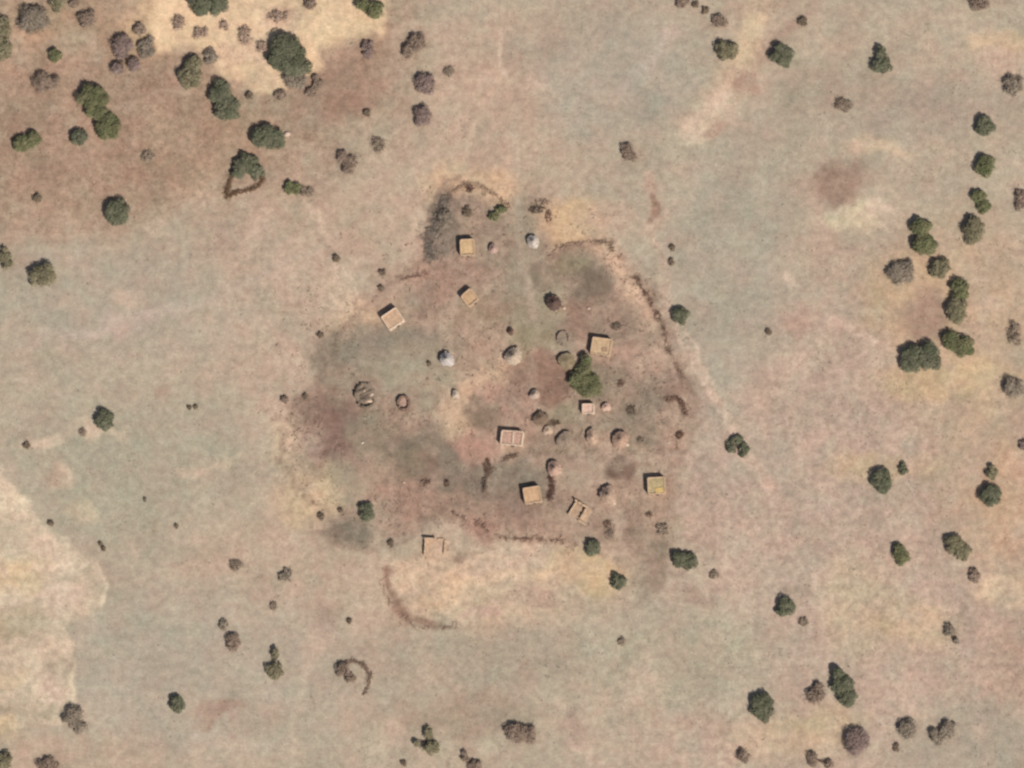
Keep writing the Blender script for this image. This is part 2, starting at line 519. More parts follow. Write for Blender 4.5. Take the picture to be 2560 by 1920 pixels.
ell(990, 900, 30, 50, 20, (200, 172, 142), 0.7, 0.9, 0.7)
ell(780, 1040, 90, 50, 0, (174, 148, 128), 0.85, 0.9, 0.3)
ell(740, 1050, 50, 36, -30, (164, 150, 128), 0.8, 0.9, 0.2)
ell(660, 1070, 60, 70, -20, (200, 174, 142), 0.8, 0.9, 0.4)
ell(760, 1150, 46, 36, 0, (132, 119, 103), 0.95, 0.8, 0.3)
ell(880, 1070, 70, 40, 0, (170, 138, 120), 0.8, 0.9, 0.8)
ell(1120, 1055, 68, 68, 0, (140, 126, 110), 0.95, 0.5, 0.4)
ell(1120, 1090, 60, 30, 0, (150, 122, 108), 0.7, 0.9)
ell(1000, 1090, 80, 30, 0, (160, 134, 116), 0.7, 0.9)
ell(1090, 1130, 80, 26, 0, (162, 130, 114), 0.8, 0.9)
ell(1200, 940, 60, 60, 0, (160, 134, 116), 0.7, 0.9, 0.5)
ell(1210, 890, 40, 24, 0, (148, 134, 112), 0.8, 0.9)
ell(1270, 1010, 70, 36, 0, (178, 154, 134), 0.9, 0.8, 0.3)
ell(1350, 1022, 34, 26, 0, (112, 90, 78), 0.95, 0.8, 0.2)
ell(1390, 1080, 60, 40, 0, (170, 144, 124), 0.7, 0.9)
ell(1330, 1140, 70, 60, 0, (158, 134, 116), 0.8, 0.9, 0.6)
ell(1420, 1150, 50, 40, 0, (160, 140, 120), 0.7, 0.9)
ell(1330, 1100, 14, 50, 0, (196, 172, 150), 0.7, 0.9, 0.6)
ell(1330, 1185, 16, 50, 0, (186, 162, 140), 0.6, 0.9)
ell(1400, 1230, 30, 60, -10, (150, 134, 116), 0.8, 0.9)
# tan ground south of the village
ell(1130, 1230, 250, 80, 0, (198, 172, 147), 0.6, 0.9, 0.6)
ell(930, 1260, 110, 90, 0, (204, 175, 148), 0.8, 0.8, 0.5)
ell(1080, 1310, 160, 50, 0, (192, 168, 142), 0.7, 0.9, 0.5)
ell(1240, 1215, 60, 40, 0, (202, 174, 140), 0.6, 0.9, 0.3)
ell(1300, 1240, 50, 40, 0, (200, 172, 132), 0.6, 0.9, 0.3)
line([(835, 1220), (830, 1260), (845, 1300), (875, 1330), (905, 1350), (950, 1355)], 17, (148, 120, 102), 0.85, 0.9)
ell(1160, 1290, 60, 20, 0, (176, 150, 132), 0.6, 0.9)

for (x_, y_, a_, b_, c_) in ((900, 1230, 40, 18, (214, 186, 158)), (990, 1260, 50, 20, (212, 182, 150)), (930, 1300, 36, 16, (214, 182, 150)), (1080, 1250, 46, 16, (210, 184, 154)),
                             (1180, 1240, 40, 18, (208, 178, 146)), (1040, 1320, 40, 12, (196, 166, 148)), (20, 1090, 50, 26, (216, 194, 168)), (90, 1190, 40, 22, (212, 188, 164)),
                             (120, 1235, 60, 14, (220, 194, 170)), (100, 1410, 46, 30, (214, 192, 166)), (60, 1480, 50, 14, (218, 194, 168)), (130, 1480, 26, 30, (212, 184, 162))):
    ell(x_, y_, a_, b_, 10, c_, 0.75, 0.9, 0.5)
line([(-40, 985), (2, 1024), (62, 1098), (98, 1140), (150, 1180), (205, 1222), (228, 1262), (224, 1300)], 7, (218, 198, 172), 0.42, 0.9)

# worn trails
line([(1078, 60), (1084, 140), (1092, 170)], 7, (204, 182, 160), 0.8, 1.0)
line([(1100, 180), (1112, 300), (1118, 420), (1125, 560), (1145, 690)], 14, (186, 168, 148), 0.45, 1.0)
line([(1125, 560), (1135, 640), (1160, 720), (1150, 790), (1160, 900), (1250, 970), (1290, 1010), (1340, 1080), (1335, 1200)], 16, (178, 158, 138), 0.5, 1.0)
line([(890, 810), (960, 840), (1010, 880), (1100, 880), (1180, 880)], 14, (180, 158, 136), 0.4, 1.0)
line([(640, 850), (720, 820), (800, 790), (890, 790), (940, 800)], 12, (176, 160, 140), 0.4, 1.0)
line([(1300, 1010), (1380, 1000), (1440, 980), (1520, 970), (1600, 990)], 12, (190, 168, 150), 0.45, 1.0)
line([(1460, 690), (1472, 740), (1498, 800), (1530, 850), (1562, 905), (1598, 955), (1640, 1030), (1680, 1120), (1760, 1260)], 9, (204, 181, 162), 0.42, 1.0, 0.6)
line([(1446, 700), (1462, 760), (1490, 820), (1520, 862), (1550, 908), (1580, 958)], 6, (156, 134, 118), 0.4, 1.0)
line([(1430, 560), (1440, 620), (1450, 690)], 8, (206, 180, 160), 0.6, 1.0)
for pts in ([(1000, 375), (960, 410), (935, 460), (922, 520), (920, 560)], [(920, 570), (870, 590), (820, 620), (780, 660), (735, 715), (708, 760), (700, 810), (690, 850), (640, 870), (612, 920), (600, 990)],
            [(600, 990), (640, 1040), (690, 1090), (720, 1140), (730, 1190), (800, 1190), (880, 1160)], [(1330, 520), (1372, 585), (1410, 650), (1432, 700), (1460, 790), (1490, 850), (1488, 910)],
            [(1180, 555), (1210, 530), (1270, 518), (1330, 520)], [(960, 1090), (1010, 1130), (1060, 1156), (1130, 1166), (1220, 1166)]):
    line(pts, 10, (142, 118, 102), 0.42, 1.2, 0.9)
_r = np.random.RandomState(44)
for k in range(46):                                       # faint animal tracks over the plain
    a_ = _r.uniform(0, 360)
    x_, y_ = 1090 + _r.uniform(-900, 900), 800 + _r.uniform(-650, 650)
    if 620 < x_ < 1480 and 420 < y_ < 1180: continue
    hd, p_ = R(a_), [(x_, y_)]
    for q_ in range(5):
        hd += _r.normal(scale=0.22)
        x_ += 62 * math.cos(hd); y_ += 62 * math.sin(hd)
        p_.append((x_, y_))
    line(p_, _r.uniform(5, 11), (200, 178, 158) if k % 3 else (158, 140, 122), _r.uniform(0.10, 0.26), 1.2)
for k in range(90):                                       # bare and littered spots
    x_, y_ = _r.uniform(0, 2212), _r.uniform(0, 1659)
    inv = 620 < x_ < 1480 and 420 < y_ < 1220
    sz = _r.uniform(8, 26)
    ell(x_, y_, sz * _r.uniform(0.8, 2.0), sz, _r.uniform(0, 180), ((132, 110, 96) if k % 2 else (190, 164, 142)) if inv else ((202, 180, 158) if k % 2 else (158, 138, 120)), _r.uniform(0.25, 0.55), 1.0)

# fine hue and value drift everywhere (soil, not light)
v = fbm(X, Y, 7.0, 4, 301)
h = fbm(X, Y, 4.5, 3, 401)
col = col * (1 + (0.036 + 0.05 * mott) * v)[:, None]
h2 = fbm(X, Y, 20.0, 3, 511)
col = col + np.stack([2.6 * h + 1.8 * h2, -0.6 * h - 0.2 * h2, -0.6 * h], 1)
far_ = smooth((np.maximum(np.abs(X) - 140, np.abs(Y) - 110)) / 60)[:, None]
fv = fbm(X, Y, 40.0, 4, 77)[:, None]
col = col * (1 - far_) + (np.array([183, 163, 142]) + 9 * fv) * far_
nx, ny = len(gx), len(gy)
ii = np.arange((ny - 1) * (nx - 1))
q0 = ii // (nx - 1) * nx + ii % (nx - 1)
F = np.stack([q0, q0 + 1, q0 + nx + 1, q0 + nx], 1)
ground = mesh('ground', np.stack([X, Y, Z], 1), F, M_SOIL, col=lin(col) / K, smooth=True)
ma = ground.data.attributes.new('mottle', 'FLOAT', 'POINT')
ma.data.foreach_set('value', mott.astype(np.float32))
tag(ground, kind='structure')
del WX, WY, v, h


# ------------------------------------------------------------------ shape builders
def prisms(P0, P1, w0, w1):
    """three-sided tapered sticks, vectorised"""
    P0, P1 = np.asarray(P0, float), np.asarray(P1, float)
    n = len(P0)
    d = P1 - P0
    d /= np.linalg.norm(d, axis=1, keepdims=True) + 1e-9
    a = np.cross(d, np.where(np.abs(d[:, 2:3]) > 0.9, [[1.0, 0, 0]], [[0, 0, 1.0]]))
    a /= np.linalg.norm(a, axis=1, keepdims=True) + 1e-9
    b = np.cross(d, a)
    w0, w1 = np.broadcast_to(w0, n)[:, None] * 0.5, np.broadcast_to(w1, n)[:, None] * 0.5
    V = []
    for P, wd in ((P0, w0), (P1, w1)):
        for k in range(3):
            t = 2 * math.pi * k / 3
            V.append(P + (a * math.cos(t) + b * math.sin(t)) * wd)
    V = np.stack(V, 1).reshape(-1, 3)
    base = np.arange(n)[:, None] * 6
    F = np.concatenate([base + np.array([[k, (k + 1) % 3, 3 + (k + 1) % 3, 3 + k]]) for k in range(3)])
    return V, F


def leaves(P, N, size, rng, aspect=0.75):
    n = len(P)
    t = rng.normal(size=(n, 3))
    t -= N * np.sum(t * N, 1, keepdims=True)
    t /= np.linalg.norm(t, axis=1, keepdims=True) + 1e-9
    b = np.cross(N, t)
    s = (size * rng.uniform(0.6, 1.35, n))[:, None] * 0.5
    V = np.stack([P - t * s, P + b * s * aspect - N * s * 0.15, P + t * s, P - b * s * aspect + N * s * 0.15], 1).reshape(-1, 3)
    return V, np.arange(n * 4).reshape(n, 4)


KINDS = {  # base leaf colour, variance towards second colour, leaf size, density, open?
    'G': ((106, 112, 76), (132, 124, 94), 0.40, 1.0),
    'D': ((102, 106, 82), (124, 119, 98), 0.40, 1.1),
    'O': ((126, 120, 92), (146, 134, 108), 0.40, 0.85),
    'B': ((146, 125, 108), (162, 140, 122), 0.34, 0.62),
    'P': ((144, 122, 113), (158, 136, 126), 0.34, 0.62),
    'Y': ((148, 134, 116), (164, 148, 130), 0.34, 0.60),
    'S': ((124, 108, 90), (142, 124, 104), 0.26, 0.75),
    'F': ((158, 138, 118), (168, 150, 130), 0.30, 0.34),
    'W': ((186, 158, 138), (200, 172, 150), 0.30, 0.26),
}
seed_n = [0]


def plant(kind, lobes, label, hk=1.0):
    seed_n[0] += 1
    rng = np.random.RandomState(100 + seed_n[0])
    c1, c2, ls, dens = KINDS[kind]
    c1, c2 = lin(c1) / K, lin(c2) / K
    rm = max(min(l[2], l[3]) for l in lobes) * 0.1
    H = (0.5 + 0.82 * rm) * hk
    low = kind in 'BPYFSW'
    if low: H *= 0.55 if kind in 'FW' else 0.8
    zc = H * 0.5
    cx = sum(l[0] * l[2] * l[3] for l in lobes) / sum(l[2] * l[3] for l in lobes)
    cy = sum(l[1] * l[2] * l[3] for l in lobes) / sum(l[2] * l[3] for l in lobes)
    # the outline seen in the photograph is crown plus a rim of shade: the crown itself is a little smaller
    sh = 0.95 if not low else 0.93
    p0 = at(cx, cy, zc)
    g0 = gz(p0)
    base = Vector((p0.x, p0.y, g0 - 0.03))
    LV, LN, LC = [], [], []
    BP0, BP1, W0, W1 = [], [], [], []
    shift = H * 0.21
    tr = max(0.06, rm * 0.055)
    fork = np.array([0, 0, H * (0.32 if not low else 0.12)])
    for (lx, ly, rx, ry) in lobes:
        q = at(lx, ly, zc) - p0
        ax, ay = rx * 0.1 * sh, ry * 0.1 * sh
        qx, qy = q.x + shift * 0.6, q.y - shift * 0.6
        rr = math.sqrt(ax * ay)
        nsub = int(9 + 3.6 * rr)
        for k in range(nsub):
            rad = math.sqrt((k + 0.5) / nsub) * 0.74
            th = k * 2.39996 + rng.uniform(-0.5, 0.5)
            rad *= rng.uniform(0.82, 1.10)
            sx, sy = qx + ax * rad * math.cos(th), qy + ay * rad * math.sin(th)
            sr = min(ax, ay) * rng.uniform(0.30, 0.46)
            sz = max(H * (0.40 + 0.42 * (1 - rad * rad)) * rng.uniform(0.82, 1.1) - sr * 0.25, sr * 0.6)
            nl = int(4 * math.pi * sr * sr * 1.5 * dens / (ls * ls) * rng.uniform(0.8, 1.2)) + 4
            d = rng.normal(size=(nl, 3))
            d[:, 2] = np.abs(d[:, 2]) * 1.1 - 0.35
            d /= np.linalg.norm(d, axis=1, keepdims=True)
            pts = np.array([sx, sy, sz]) + d * sr * rng.uniform(0.55, 1.08, (nl, 1))
            pts[:, 2] = np.maximum(pts[:, 2], 0.06)
            nn = d + rng.normal(scale=0.45, size=(nl, 3)) + [0.12, -0.12, 0.75]
            nn /= np.linalg.norm(nn, axis=1, keepdims=True)
            mixv = np.clip(rng.uniform(0, 1) * 0.7 + rng.uniform(-0.2, 0.5, (nl, 1)), 0, 1)
            cc = (c1 * (1 - mixv) + c2 * mixv) * rng.uniform(0.78, 1.15) * rng.uniform(0.85, 1.15, (nl, 1))
            LV.append(pts); LN.append(nn); LC.append(cc)
            # limb to this clump
            tip = np.array([sx, sy, sz])
            mid = fork * 0.45 + tip * 0.55 + rng.normal(scale=0.08 * rr, size=3) * [1, 1, 0.4]
            BP0 += [fork, mid]; BP1 += [mid, tip]
            W0 += [tr * 1.1, tr * 0.6]; W1 += [tr * 0.6, tr * 0.22]
            if low:                                        # bare twigs of a dry bush
                nt_ = int(7 + 5 * sr)
                for _ in range(nt_):
                    s0 = mid * 0.5 + tip * 0.5 + rng.normal(scale=0.3 * sr, size=3)
                    s1 = tip + rng.normal(scale=0.85 * sr, size=3) * [1, 1, 0.6]
                    s0[2], s1[2] = max(s0[2], 0.05), max(s1[2], 0.08)
                    BP0.append(s0); BP1.append(s1); W0.append(0.085); W1.append(0.04)
    size = float(rm)
    nm, ct, gp = ('tree', 'tree', 'green trees scattered over the plain') if not low else ('dry_bush', 'bush', 'leafless bushes on the plain')
    if kind == 'S' or (low and rm < 1.7): nm, ct, gp = 'shrub', 'shrub', 'low dark shrubs on bare soil'
    root = empty(nm, base)
    tag(root, label, ct, gp)
    P, N, Cc = np.concatenate(LV), np.concatenate(LN), np.concatenate(LC)
    V, F_ = leaves(P, N, ls, rng)
    crown = mesh('crown', V, F_, M_LEAF, root, np.repeat(Cc, 4, 0))
    tag(crown, kind='stuff')
    # tapered trunk, then limbs
    tp = [np.array([0, 0, -0.12]), np.array([0.03, -0.02, fork[2] * 0.5]), fork]
    BV, BF = prisms(tp[:-1], tp[1:], [tr * 2.6, tr * 2.0], [tr * 2.0, tr * 1.5])
    mesh('trunk', BV, BF, M_BARK, root)
    V2, F2 = prisms(BP0, BP1, W0, W1)
    bc = np.tile(lin((120, 100, 86) if kind not in 'FW' else (150, 126, 108)) / K, (len(V2), 1)) if low else np.tile([0.10, 0.08, 0.06], (len(V2), 1))
    br = mesh('branches', V2, F2, M_TWIG, root, bc)
    tag(br, kind='stuff')
    return root


# ------------------------------------------------------------------ houses, huts
def rounded_rect(wd, dp, r, rng, jit=0.055, n=6):
    pts = []
    for (sx, sy, a0) in ((1, 1, 0), (-1, 1, 90), (-1, -1, 180), (1, -1, 270)):
        for k in range(n):
            a = R(a0 + 90.0 * k / (n - 1))
            pts.append((sx * (wd / 2 - r) + r * math.cos(a), sy * (dp / 2 - r) + r * math.sin(a)))
    p = np.array(pts)
    o = rng.uniform(0, 6.28, 4)                              # hand-built: sides bow in and out a little
    wob = np.c_[np.sin(p[:, 1] * 1.4 + o[0]) + np.sin(p[:, 1] * 2.9 + o[1]), np.sin(p[:, 0] * 1.4 + o[2]) + np.sin(p[:, 0] * 2.9 + o[3])]
    return p + jit * wob


def ring_wall(out, h, th, floor_z=None, rng=None, rough=0.05, batter=1.03):
    """a closed mud wall that follows the outline, with a rounded top"""
    n = len(out)
    cen = out.mean(0)
    rad = np.linalg.norm(out - cen, axis=1, keepdims=True)
    inn = cen + (out - cen) * (1 - th / rad)
    mid = (out + inn) / 2
    top = h + (rng.normal(scale=rough, size=n) if rng is not None else 0)
    V = np.concatenate([np.c_[cen + (out - cen) * batter, np.full(n, -0.25)],
                        np.c_[out, top - 0.06], np.c_[mid, top], np.c_[inn, top - 0.06],
                        np.c_[inn, np.full(n, -0.25 if floor_z is None else floor_z - 0.12)]])
    F_ = []
    for k in range(4):
        for i in range(n):
            j = (i + 1) % n
            F_.append((k * n + i, k * n + j, (k + 1) * n + j, (k + 1) * n + i))
    return V, F_, inn


def disc(out, z, rng, dome=0.1, jit=0.03, grow=0.04):
    n = len(out)
    cen = out.mean(0)
    V, F_ = [], []
    o1, o2 = rng.uniform(0, 6.28, 2)
    for s, zz in ((1.0, z), (0.66, z + dome * 0.6), (0.33, z + dome * 0.9)):
        ring = cen + (out - cen) * (s * (1 + (grow if s == 1 else 0)))
        V.append(np.c_[ring, zz + jit * 1.3 * (np.sin(ring[:, 0] * 1.9 + o1) + np.sin(ring[:, 1] * 1.6 + o2))])
    V.append(np.array([[cen[0], cen[1], z + dome]]))
    V = np.concatenate(V)
    for k in range(2):
        for i in range(n):
            j = (i + 1) % n
            F_.append((k * n + i, k * n + j, (k + 1) * n + j, (k + 1) * n + i))
    for i in range(n):
        F_.append((2 * n + i, 2 * n + (i + 1) % n, 3 * n))
    return V, F_


def box(cx, cy, cz, sx, sy, sz, rot=0.0):
    c, s = math.cos(rot), math.sin(rot)
    V = []
    for z in (-1, 1):
        for (x, y) in ((-1, -1), (1, -1), (1, 1), (-1, 1)):
            X_, Y_ = x * sx / 2, y * sy / 2
            V.append((cx + X_ * c - Y_ * s, cy + X_ * s + Y_ * c, cz + z * sz / 2))
    return V, [(3, 2, 1, 0), (4, 5, 6, 7), (0, 1, 5, 4), (1, 2, 6, 5), (2, 3, 7, 6), (3, 0, 4, 7)]


def door(root, x, y, rot, h=1.55, wd=0.8):
    V, F_ = box(x, y, h / 2 - 0.05, wd, 0.09, h, rot)
    d = mesh('door', V, F_, M_WOOD, root)
    return d


def mud_house(px, py, wd, dp, rot, h, roof_rgb, label, wall=None, corner=0.35, partition=False, patch=None, group='mud houses of the village'):
    seed_n[0] += 1
    rng = np.random.RandomState(900 + seed_n[0])
    p = at(px + 4, py + 4, h * 0.6)                          # the roof itself, clear of its shade
    wd, dp = wd * 0.93, dp * 0.93
    root = empty('mud_house', (p.x, p.y, gz(p)), R(rot))
    tag(root, label, 'house', group)
    wm = wall or M_WALL
    out = rounded_rect(wd, dp, corner, rng)
    V, F_, inn = ring_wall(out, h, 0.34, h - 0.28, rng)
    mesh('wall', V, F_, wm, root, smooth=False)
    V, F_ = disc(inn, h - 0.30, rng, 0.04)
    rf = mesh('roof', V, F_, surf('mud_roof', roof_rgb), root)
    if partition:
        V, F_ = box(wd * 0.06, 0, h - 0.12, 0.30, dp - 0.62, 0.42)
        mesh('partition', V, F_, wm, root)
    if patch:
        ox, oy, pw, pd, rgb = patch
        V, F_ = box(ox, oy, h - 0.17, pw, pd, 0.16, 0.1)
        mesh('roof_patch', V, F_, surf('mud_roof', rgb), root)
    for sx in (-0.28, 0.3):                                  # wooden spouts through the parapet
        V, F_ = box(wd * sx, -dp / 2 - 0.12, h - 0.33, 0.12, 0.6, 0.10)
        mesh('spout', V, F_, M_WOOD, root)
    door(root, wd * 0.05, -dp / 2 - 0.07, 0)
    return root


def cone_roof(rx, ry, z0, rise, rng, seg=40, rings=7, ragged=0.06, sag=0.1):
    V = []
    for k in range(rings):
        t = k / rings
        s = 1 - t
        a = np.arange(seg) * 2 * math.pi / seg
        rag = 1 + rng.normal(scale=ragged if k == 0 else ragged * 0.45, size=seg)
        z = z0 + rise * (t + sag * math.sin(t * math.pi) * -0.5) + rng.normal(scale=0.035, size=seg)
        V.append(np.c_[rx * s * rag * np.cos(a), ry * s * rag * np.sin(a), np.broadcast_to(z, seg)])
    ph = rng.uniform(0, 6.28, 3)
    for ring in V:                                           # lopsided, slumped thatch
        g = 1 + 0.06 * np.sin(2 * a + ph[0]) + 0.05 * np.sin(3 * a + ph[1])
        ring[:, 0] *= g; ring[:, 1] *= g
        ring[:, 2] += 0.10 * np.sin(a + ph[2]) * np.hypot(ring[:, 0], ring[:, 1]) / rx
    V.append(np.array([[rng.normal(scale=0.12), rng.normal(scale=0.12), z0 + rise]]))
    # underside lip
    V.append(np.c_[rx * 0.93 * np.cos(a), ry * 0.93 * np.sin(a), np.full(seg, z0 - 0.10)])
    V = np.concatenate(V)
    F_ = []
    for k in range(rings - 1):
        for i in range(seg):
            j = (i + 1) % seg
            F_.append((k * seg + i, k * seg + j, (k + 1) * seg + j, (k + 1) * seg + i))
    tip = rings * seg
    for i in range(seg):
        F_.append(((rings - 1) * seg + i, (rings - 1) * seg + (i + 1) % seg, tip))
        F_.append((tip + 1 + (i + 1) % seg, (i + 1) % seg, i, tip + 1 + i))
    return V, F_


def round_hut(px, py, dx, dy, label, rgb, rise=0.85, wall_h=1.35, rot=0.0, cap=True, ragged=0.06, wall=None, name='round_hut', group='round thatched huts of the village'):
    """dx, dy: width of the roof in photograph pixels"""
    seed_n[0] += 1
    rng = np.random.RandomState(900 + seed_n[0])
    rx, ry = dx * 0.05, dy * 0.05
    r = min(rx, ry)
    p = at(px, py, wall_h)
    root = empty(name, (p.x, p.y, gz(p)), R(rot))
    tag(root, label, 'hut', group)
    a = np.arange(22) * 2 * math.pi / 22
    out = np.c_[rx * 0.84 * np.cos(a), ry * 0.84 * np.sin(a)]
    V, F_, inn = ring_wall(out, wall_h, 0.22, None, rng, 0.02)
    mesh('wall', V, F_, wall or M_WALL, root)
    V, F_ = cone_roof(rx, ry, wall_h - 0.06, r * rise, rng, ragged=ragged)
    mesh('roof', V, F_, surf('thatch', rgb), root)
    if cap:
        V, F_ = cone_roof(r * 0.20, r * 0.20, wall_h - 0.06 + r * rise * 0.86, r * rise * 0.2 + 0.16, rng, 14, 3, 0.1)
        mesh('roof_cap', V, F_, surf('thatch', tuple(int(x * 0.85) for x in rgb)), root)
    door(root, 0, -ry * 0.84 - 0.03, 0, 1.15, 0.6)
    return root


def wall_ring(px, py, dx, dy, h, label, wall_mat, floor_rgb, rot=0.0, th=0.35, rough=0.12, gap=None, name='roofless_hut', arc=None, group='roofless round huts'):
    """a round wall whose roof is gone; gap: bearing of the missing stretch and its width in degrees"""
    seed_n[0] += 1
    rng = np.random.RandomState(900 + seed_n[0])
    rx, ry = dx * 0.05, dy * 0.05
    p = at(px, py, h * 0.5)
    root = empty(name, (p.x, p.y, gz(p)), R(rot))
    tag(root, label, 'hut', group)
    n = 36
    g0, gw = gap or (270, 26)
    a = np.radians(np.linspace(g0 + gw / 2, g0 + 360 - gw / 2, n))
    out = np.c_[rx * np.cos(a), ry * np.sin(a)] + rng.normal(scale=0.05, size=(n, 2))
    inn = out * (1 - th / np.linalg.norm(out, axis=1, keepdims=True))
    top = np.maximum(h + rng.normal(scale=rough, size=n) + rough * 1.2 * np.sin(a * 3), 0.2)
    V = np.concatenate([np.c_[out * 1.03, np.full(n, -0.2)], np.c_[out, top - 0.05], np.c_[(out + inn) / 2, top], np.c_[inn, top - 0.05], np.c_[inn * 0.98, np.full(n, -0.2)]])
    F_ = [(k * n + i, k * n + i + 1, (k + 1) * n + i + 1, (k + 1) * n + i) for k in range(4) for i in range(n - 1)]
    F_ += [(0, n, 2 * n, 3 * n, 4 * n), tuple(k * n + n - 1 for k in (4, 3, 2, 1, 0))]
    mesh('wall', V, F_, wall_mat, root)
    aa = np.arange(24) * 2 * math.pi / 24
    V, F_ = disc(np.c_[(rx - th * 0.6) * np.cos(aa), (ry - th * 0.6) * np.sin(aa)], 0.10, rng, 0.10, 0.03, 0)
    mesh('floor', V, F_, surf('earth_floor', floor_rgb), root, smooth=True)
    return root


def poles(root, name, n, rad, rng, z=0.35, mat=None, ang=None, length=(1.2, 2.6)):
    for k in range(n):
        t = (ang if ang is not None else rng.uniform(0, math.pi)) + rng.normal(scale=0.25)
        c = np.array([rng.uniform(-rad, rad), rng.uniform(-rad, rad), z + rng.uniform(0, 0.3)])
        L = rng.uniform(*length) / 2
        d = np.array([math.cos(t), math.sin(t), rng.uniform(-0.15, 0.15)]) * L
        V, F_ = prisms([c - d], [c + d], 0.16, 0.10)
        mesh(name, V, F_, mat or M_WOOD, root)


def heap(root, name, x, y, rx, ry, h, rng, mat, n=16):
    a = np.arange(n) * 2 * math.pi / n
    V = []
    for s, z in ((1.0, -0.05), (0.75, 0.55), (0.4, 0.9)):
        rr = s * (1 + rng.normal(scale=0.10, size=n))
        V.append(np.c_[x + rx * rr * np.cos(a), y + ry * rr * np.sin(a), np.full(n, z * h) + (rng.normal(scale=0.06 * h, size=n) if s < 1 else 0)])
    V.append(np.array([[x, y, h]]))
    V = np.concatenate(V)
    F_ = [(k * n + i, k * n + (i + 1) % n, (k + 1) * n + (i + 1) % n, (k + 1) * n + i) for k in range(2) for i in range(n)]
    F_ += [(2 * n + i, 2 * n + (i + 1) % n, 3 * n) for i in range(n)]
    return mesh(name, V, F_, mat, root)


def thorn_fence(pts, width, h, density, label, rgb=(116, 98, 84), gaps=0.25, group='thorn brush fences of the village', name='thorn_fence'):
    """pts in photograph pixels: a low line of cut, tangled brush, with thin places"""
    seed_n[0] += 1
    rng = np.random.RandomState(1900 + seed_n[0])
    P = [at(*q) for q in pts]
    P = np.array([(q.x, q.y) for q in P])
    seg = np.linalg.norm(P[1:] - P[:-1], axis=1)
    L = seg.sum()
    cum = np.r_[0, np.cumsum(seg)]
    n = int(L * density)
    t = rng.uniform(0, L, n)
    thin = vnoise(t / 2.3, np.zeros(n), seed_n[0])
    t = t[thin > gaps * rng.uniform(0.2, 1.5, len(t))]
    i = np.clip(np.searchsorted(cum, t) - 1, 0, len(seg) - 1)
    f = (t - cum[i]) / seg[i]
    q = P[i] * (1 - f)[:, None] + P[i + 1] * f[:, None]
    q = q + rng.normal(scale=width * 0.36, size=q.shape) * (0.5 + 1.1 * vnoise(t / 1.7, np.ones(len(t)), 77))[:, None]
    c = P.mean(0)
    n = len(q)
    z = rng.uniform(0.08, h, n) * rng.uniform(0.5, 1, n)
    mid = np.c_[q - c, z]
    d = rng.normal(size=(n, 3)) * [1, 1, 0.45]
    d /= np.linalg.norm(d, axis=1, keepdims=True)
    ln = rng.uniform(0.25, 0.75, (n, 1)) * min(1.2, 0.6 + width * 0.5)
    ln = ln * rng.uniform(0.6, 1.5, (n, 1))
    A, B = mid - d * ln, mid + d * ln
    A[:, 2], B[:, 2] = np.maximum(A[:, 2], 0.02), np.maximum(B[:, 2], 0.02)
    zz = hgt(q[:, 0], q[:, 1])
    g0 = float(hgt(c[0], c[1]))
    A[:, 2] += zz - g0; B[:, 2] += zz - g0
    V, F_ = prisms(A, B, 0.13, 0.06)
    cc = np.repeat(lin(np.array(rgb) * 1.20) / K * rng.uniform(0.75, 1.25, (n, 1)), 6, 0)
    root = empty(name, (c[0], c[1], g0))
    tag(root, label, 'fence', group)
    tag(mesh('brushwood', V, F_, M_TWIG, root, cc), kind='stuff')
    return root


def brush_pile(px, py, rx, ry, label, rgb=(112, 96, 82), n=160, h=0.7, group='piles of cut brushwood'):
    seed_n[0] += 1
    rng = np.random.RandomState(1900 + seed_n[0])
    p = at(px, py)
    root = empty('brush_pile', (p.x, p.y, gz(p)))
    tag(root, label, 'brushwood', group)
    a, s = rng.uniform(0, 2 * math.pi, n), np.sqrt(rng.uniform(0, 1, n))
    mid = np.c_[rx * 0.1 * s * np.cos(a), ry * 0.1 * s * np.sin(a), h * (1 - s * s * 0.8) * rng.uniform(0.2, 1, n) + 0.08]
    d = rng.normal(size=(n, 3)) * [1, 1, 0.35]
    d /= np.linalg.norm(d, axis=1, keepdims=True)
    ln = rng.uniform(0.2, 0.6, (n, 1))
    A, B = mid - d * ln, mid + d * ln
    A[:, 2], B[:, 2] = np.maximum(A[:, 2], 0.02), np.maximum(B[:, 2], 0.02)
    V, F_ = prisms(A, B, 0.14, 0.06)
    cc = np.repeat(lin(np.array(rgb) * 1.1) / K * rng.uniform(0.7, 1.25, (n, 1)), 6, 0)
    tag(mesh('brushwood', V, F_, M_TWIG, root, cc), kind='stuff')
    return root


def stone(px, py, r, label, rgb=(212, 196, 178)):
    seed_n[0] += 1
    rng = np.random.RandomState(1900 + seed_n[0])
    p = at(px, py)
    o = heap(None, 'pale_stone', 0, 0, r, r * 0.8, r * 0.8, rng, surf('pale_stone', rgb), 10)
    o.location = (p.x, p.y, gz(p))
    return tag(o, label, 'stone', 'pale stones on bare soil')


exec_rows = []
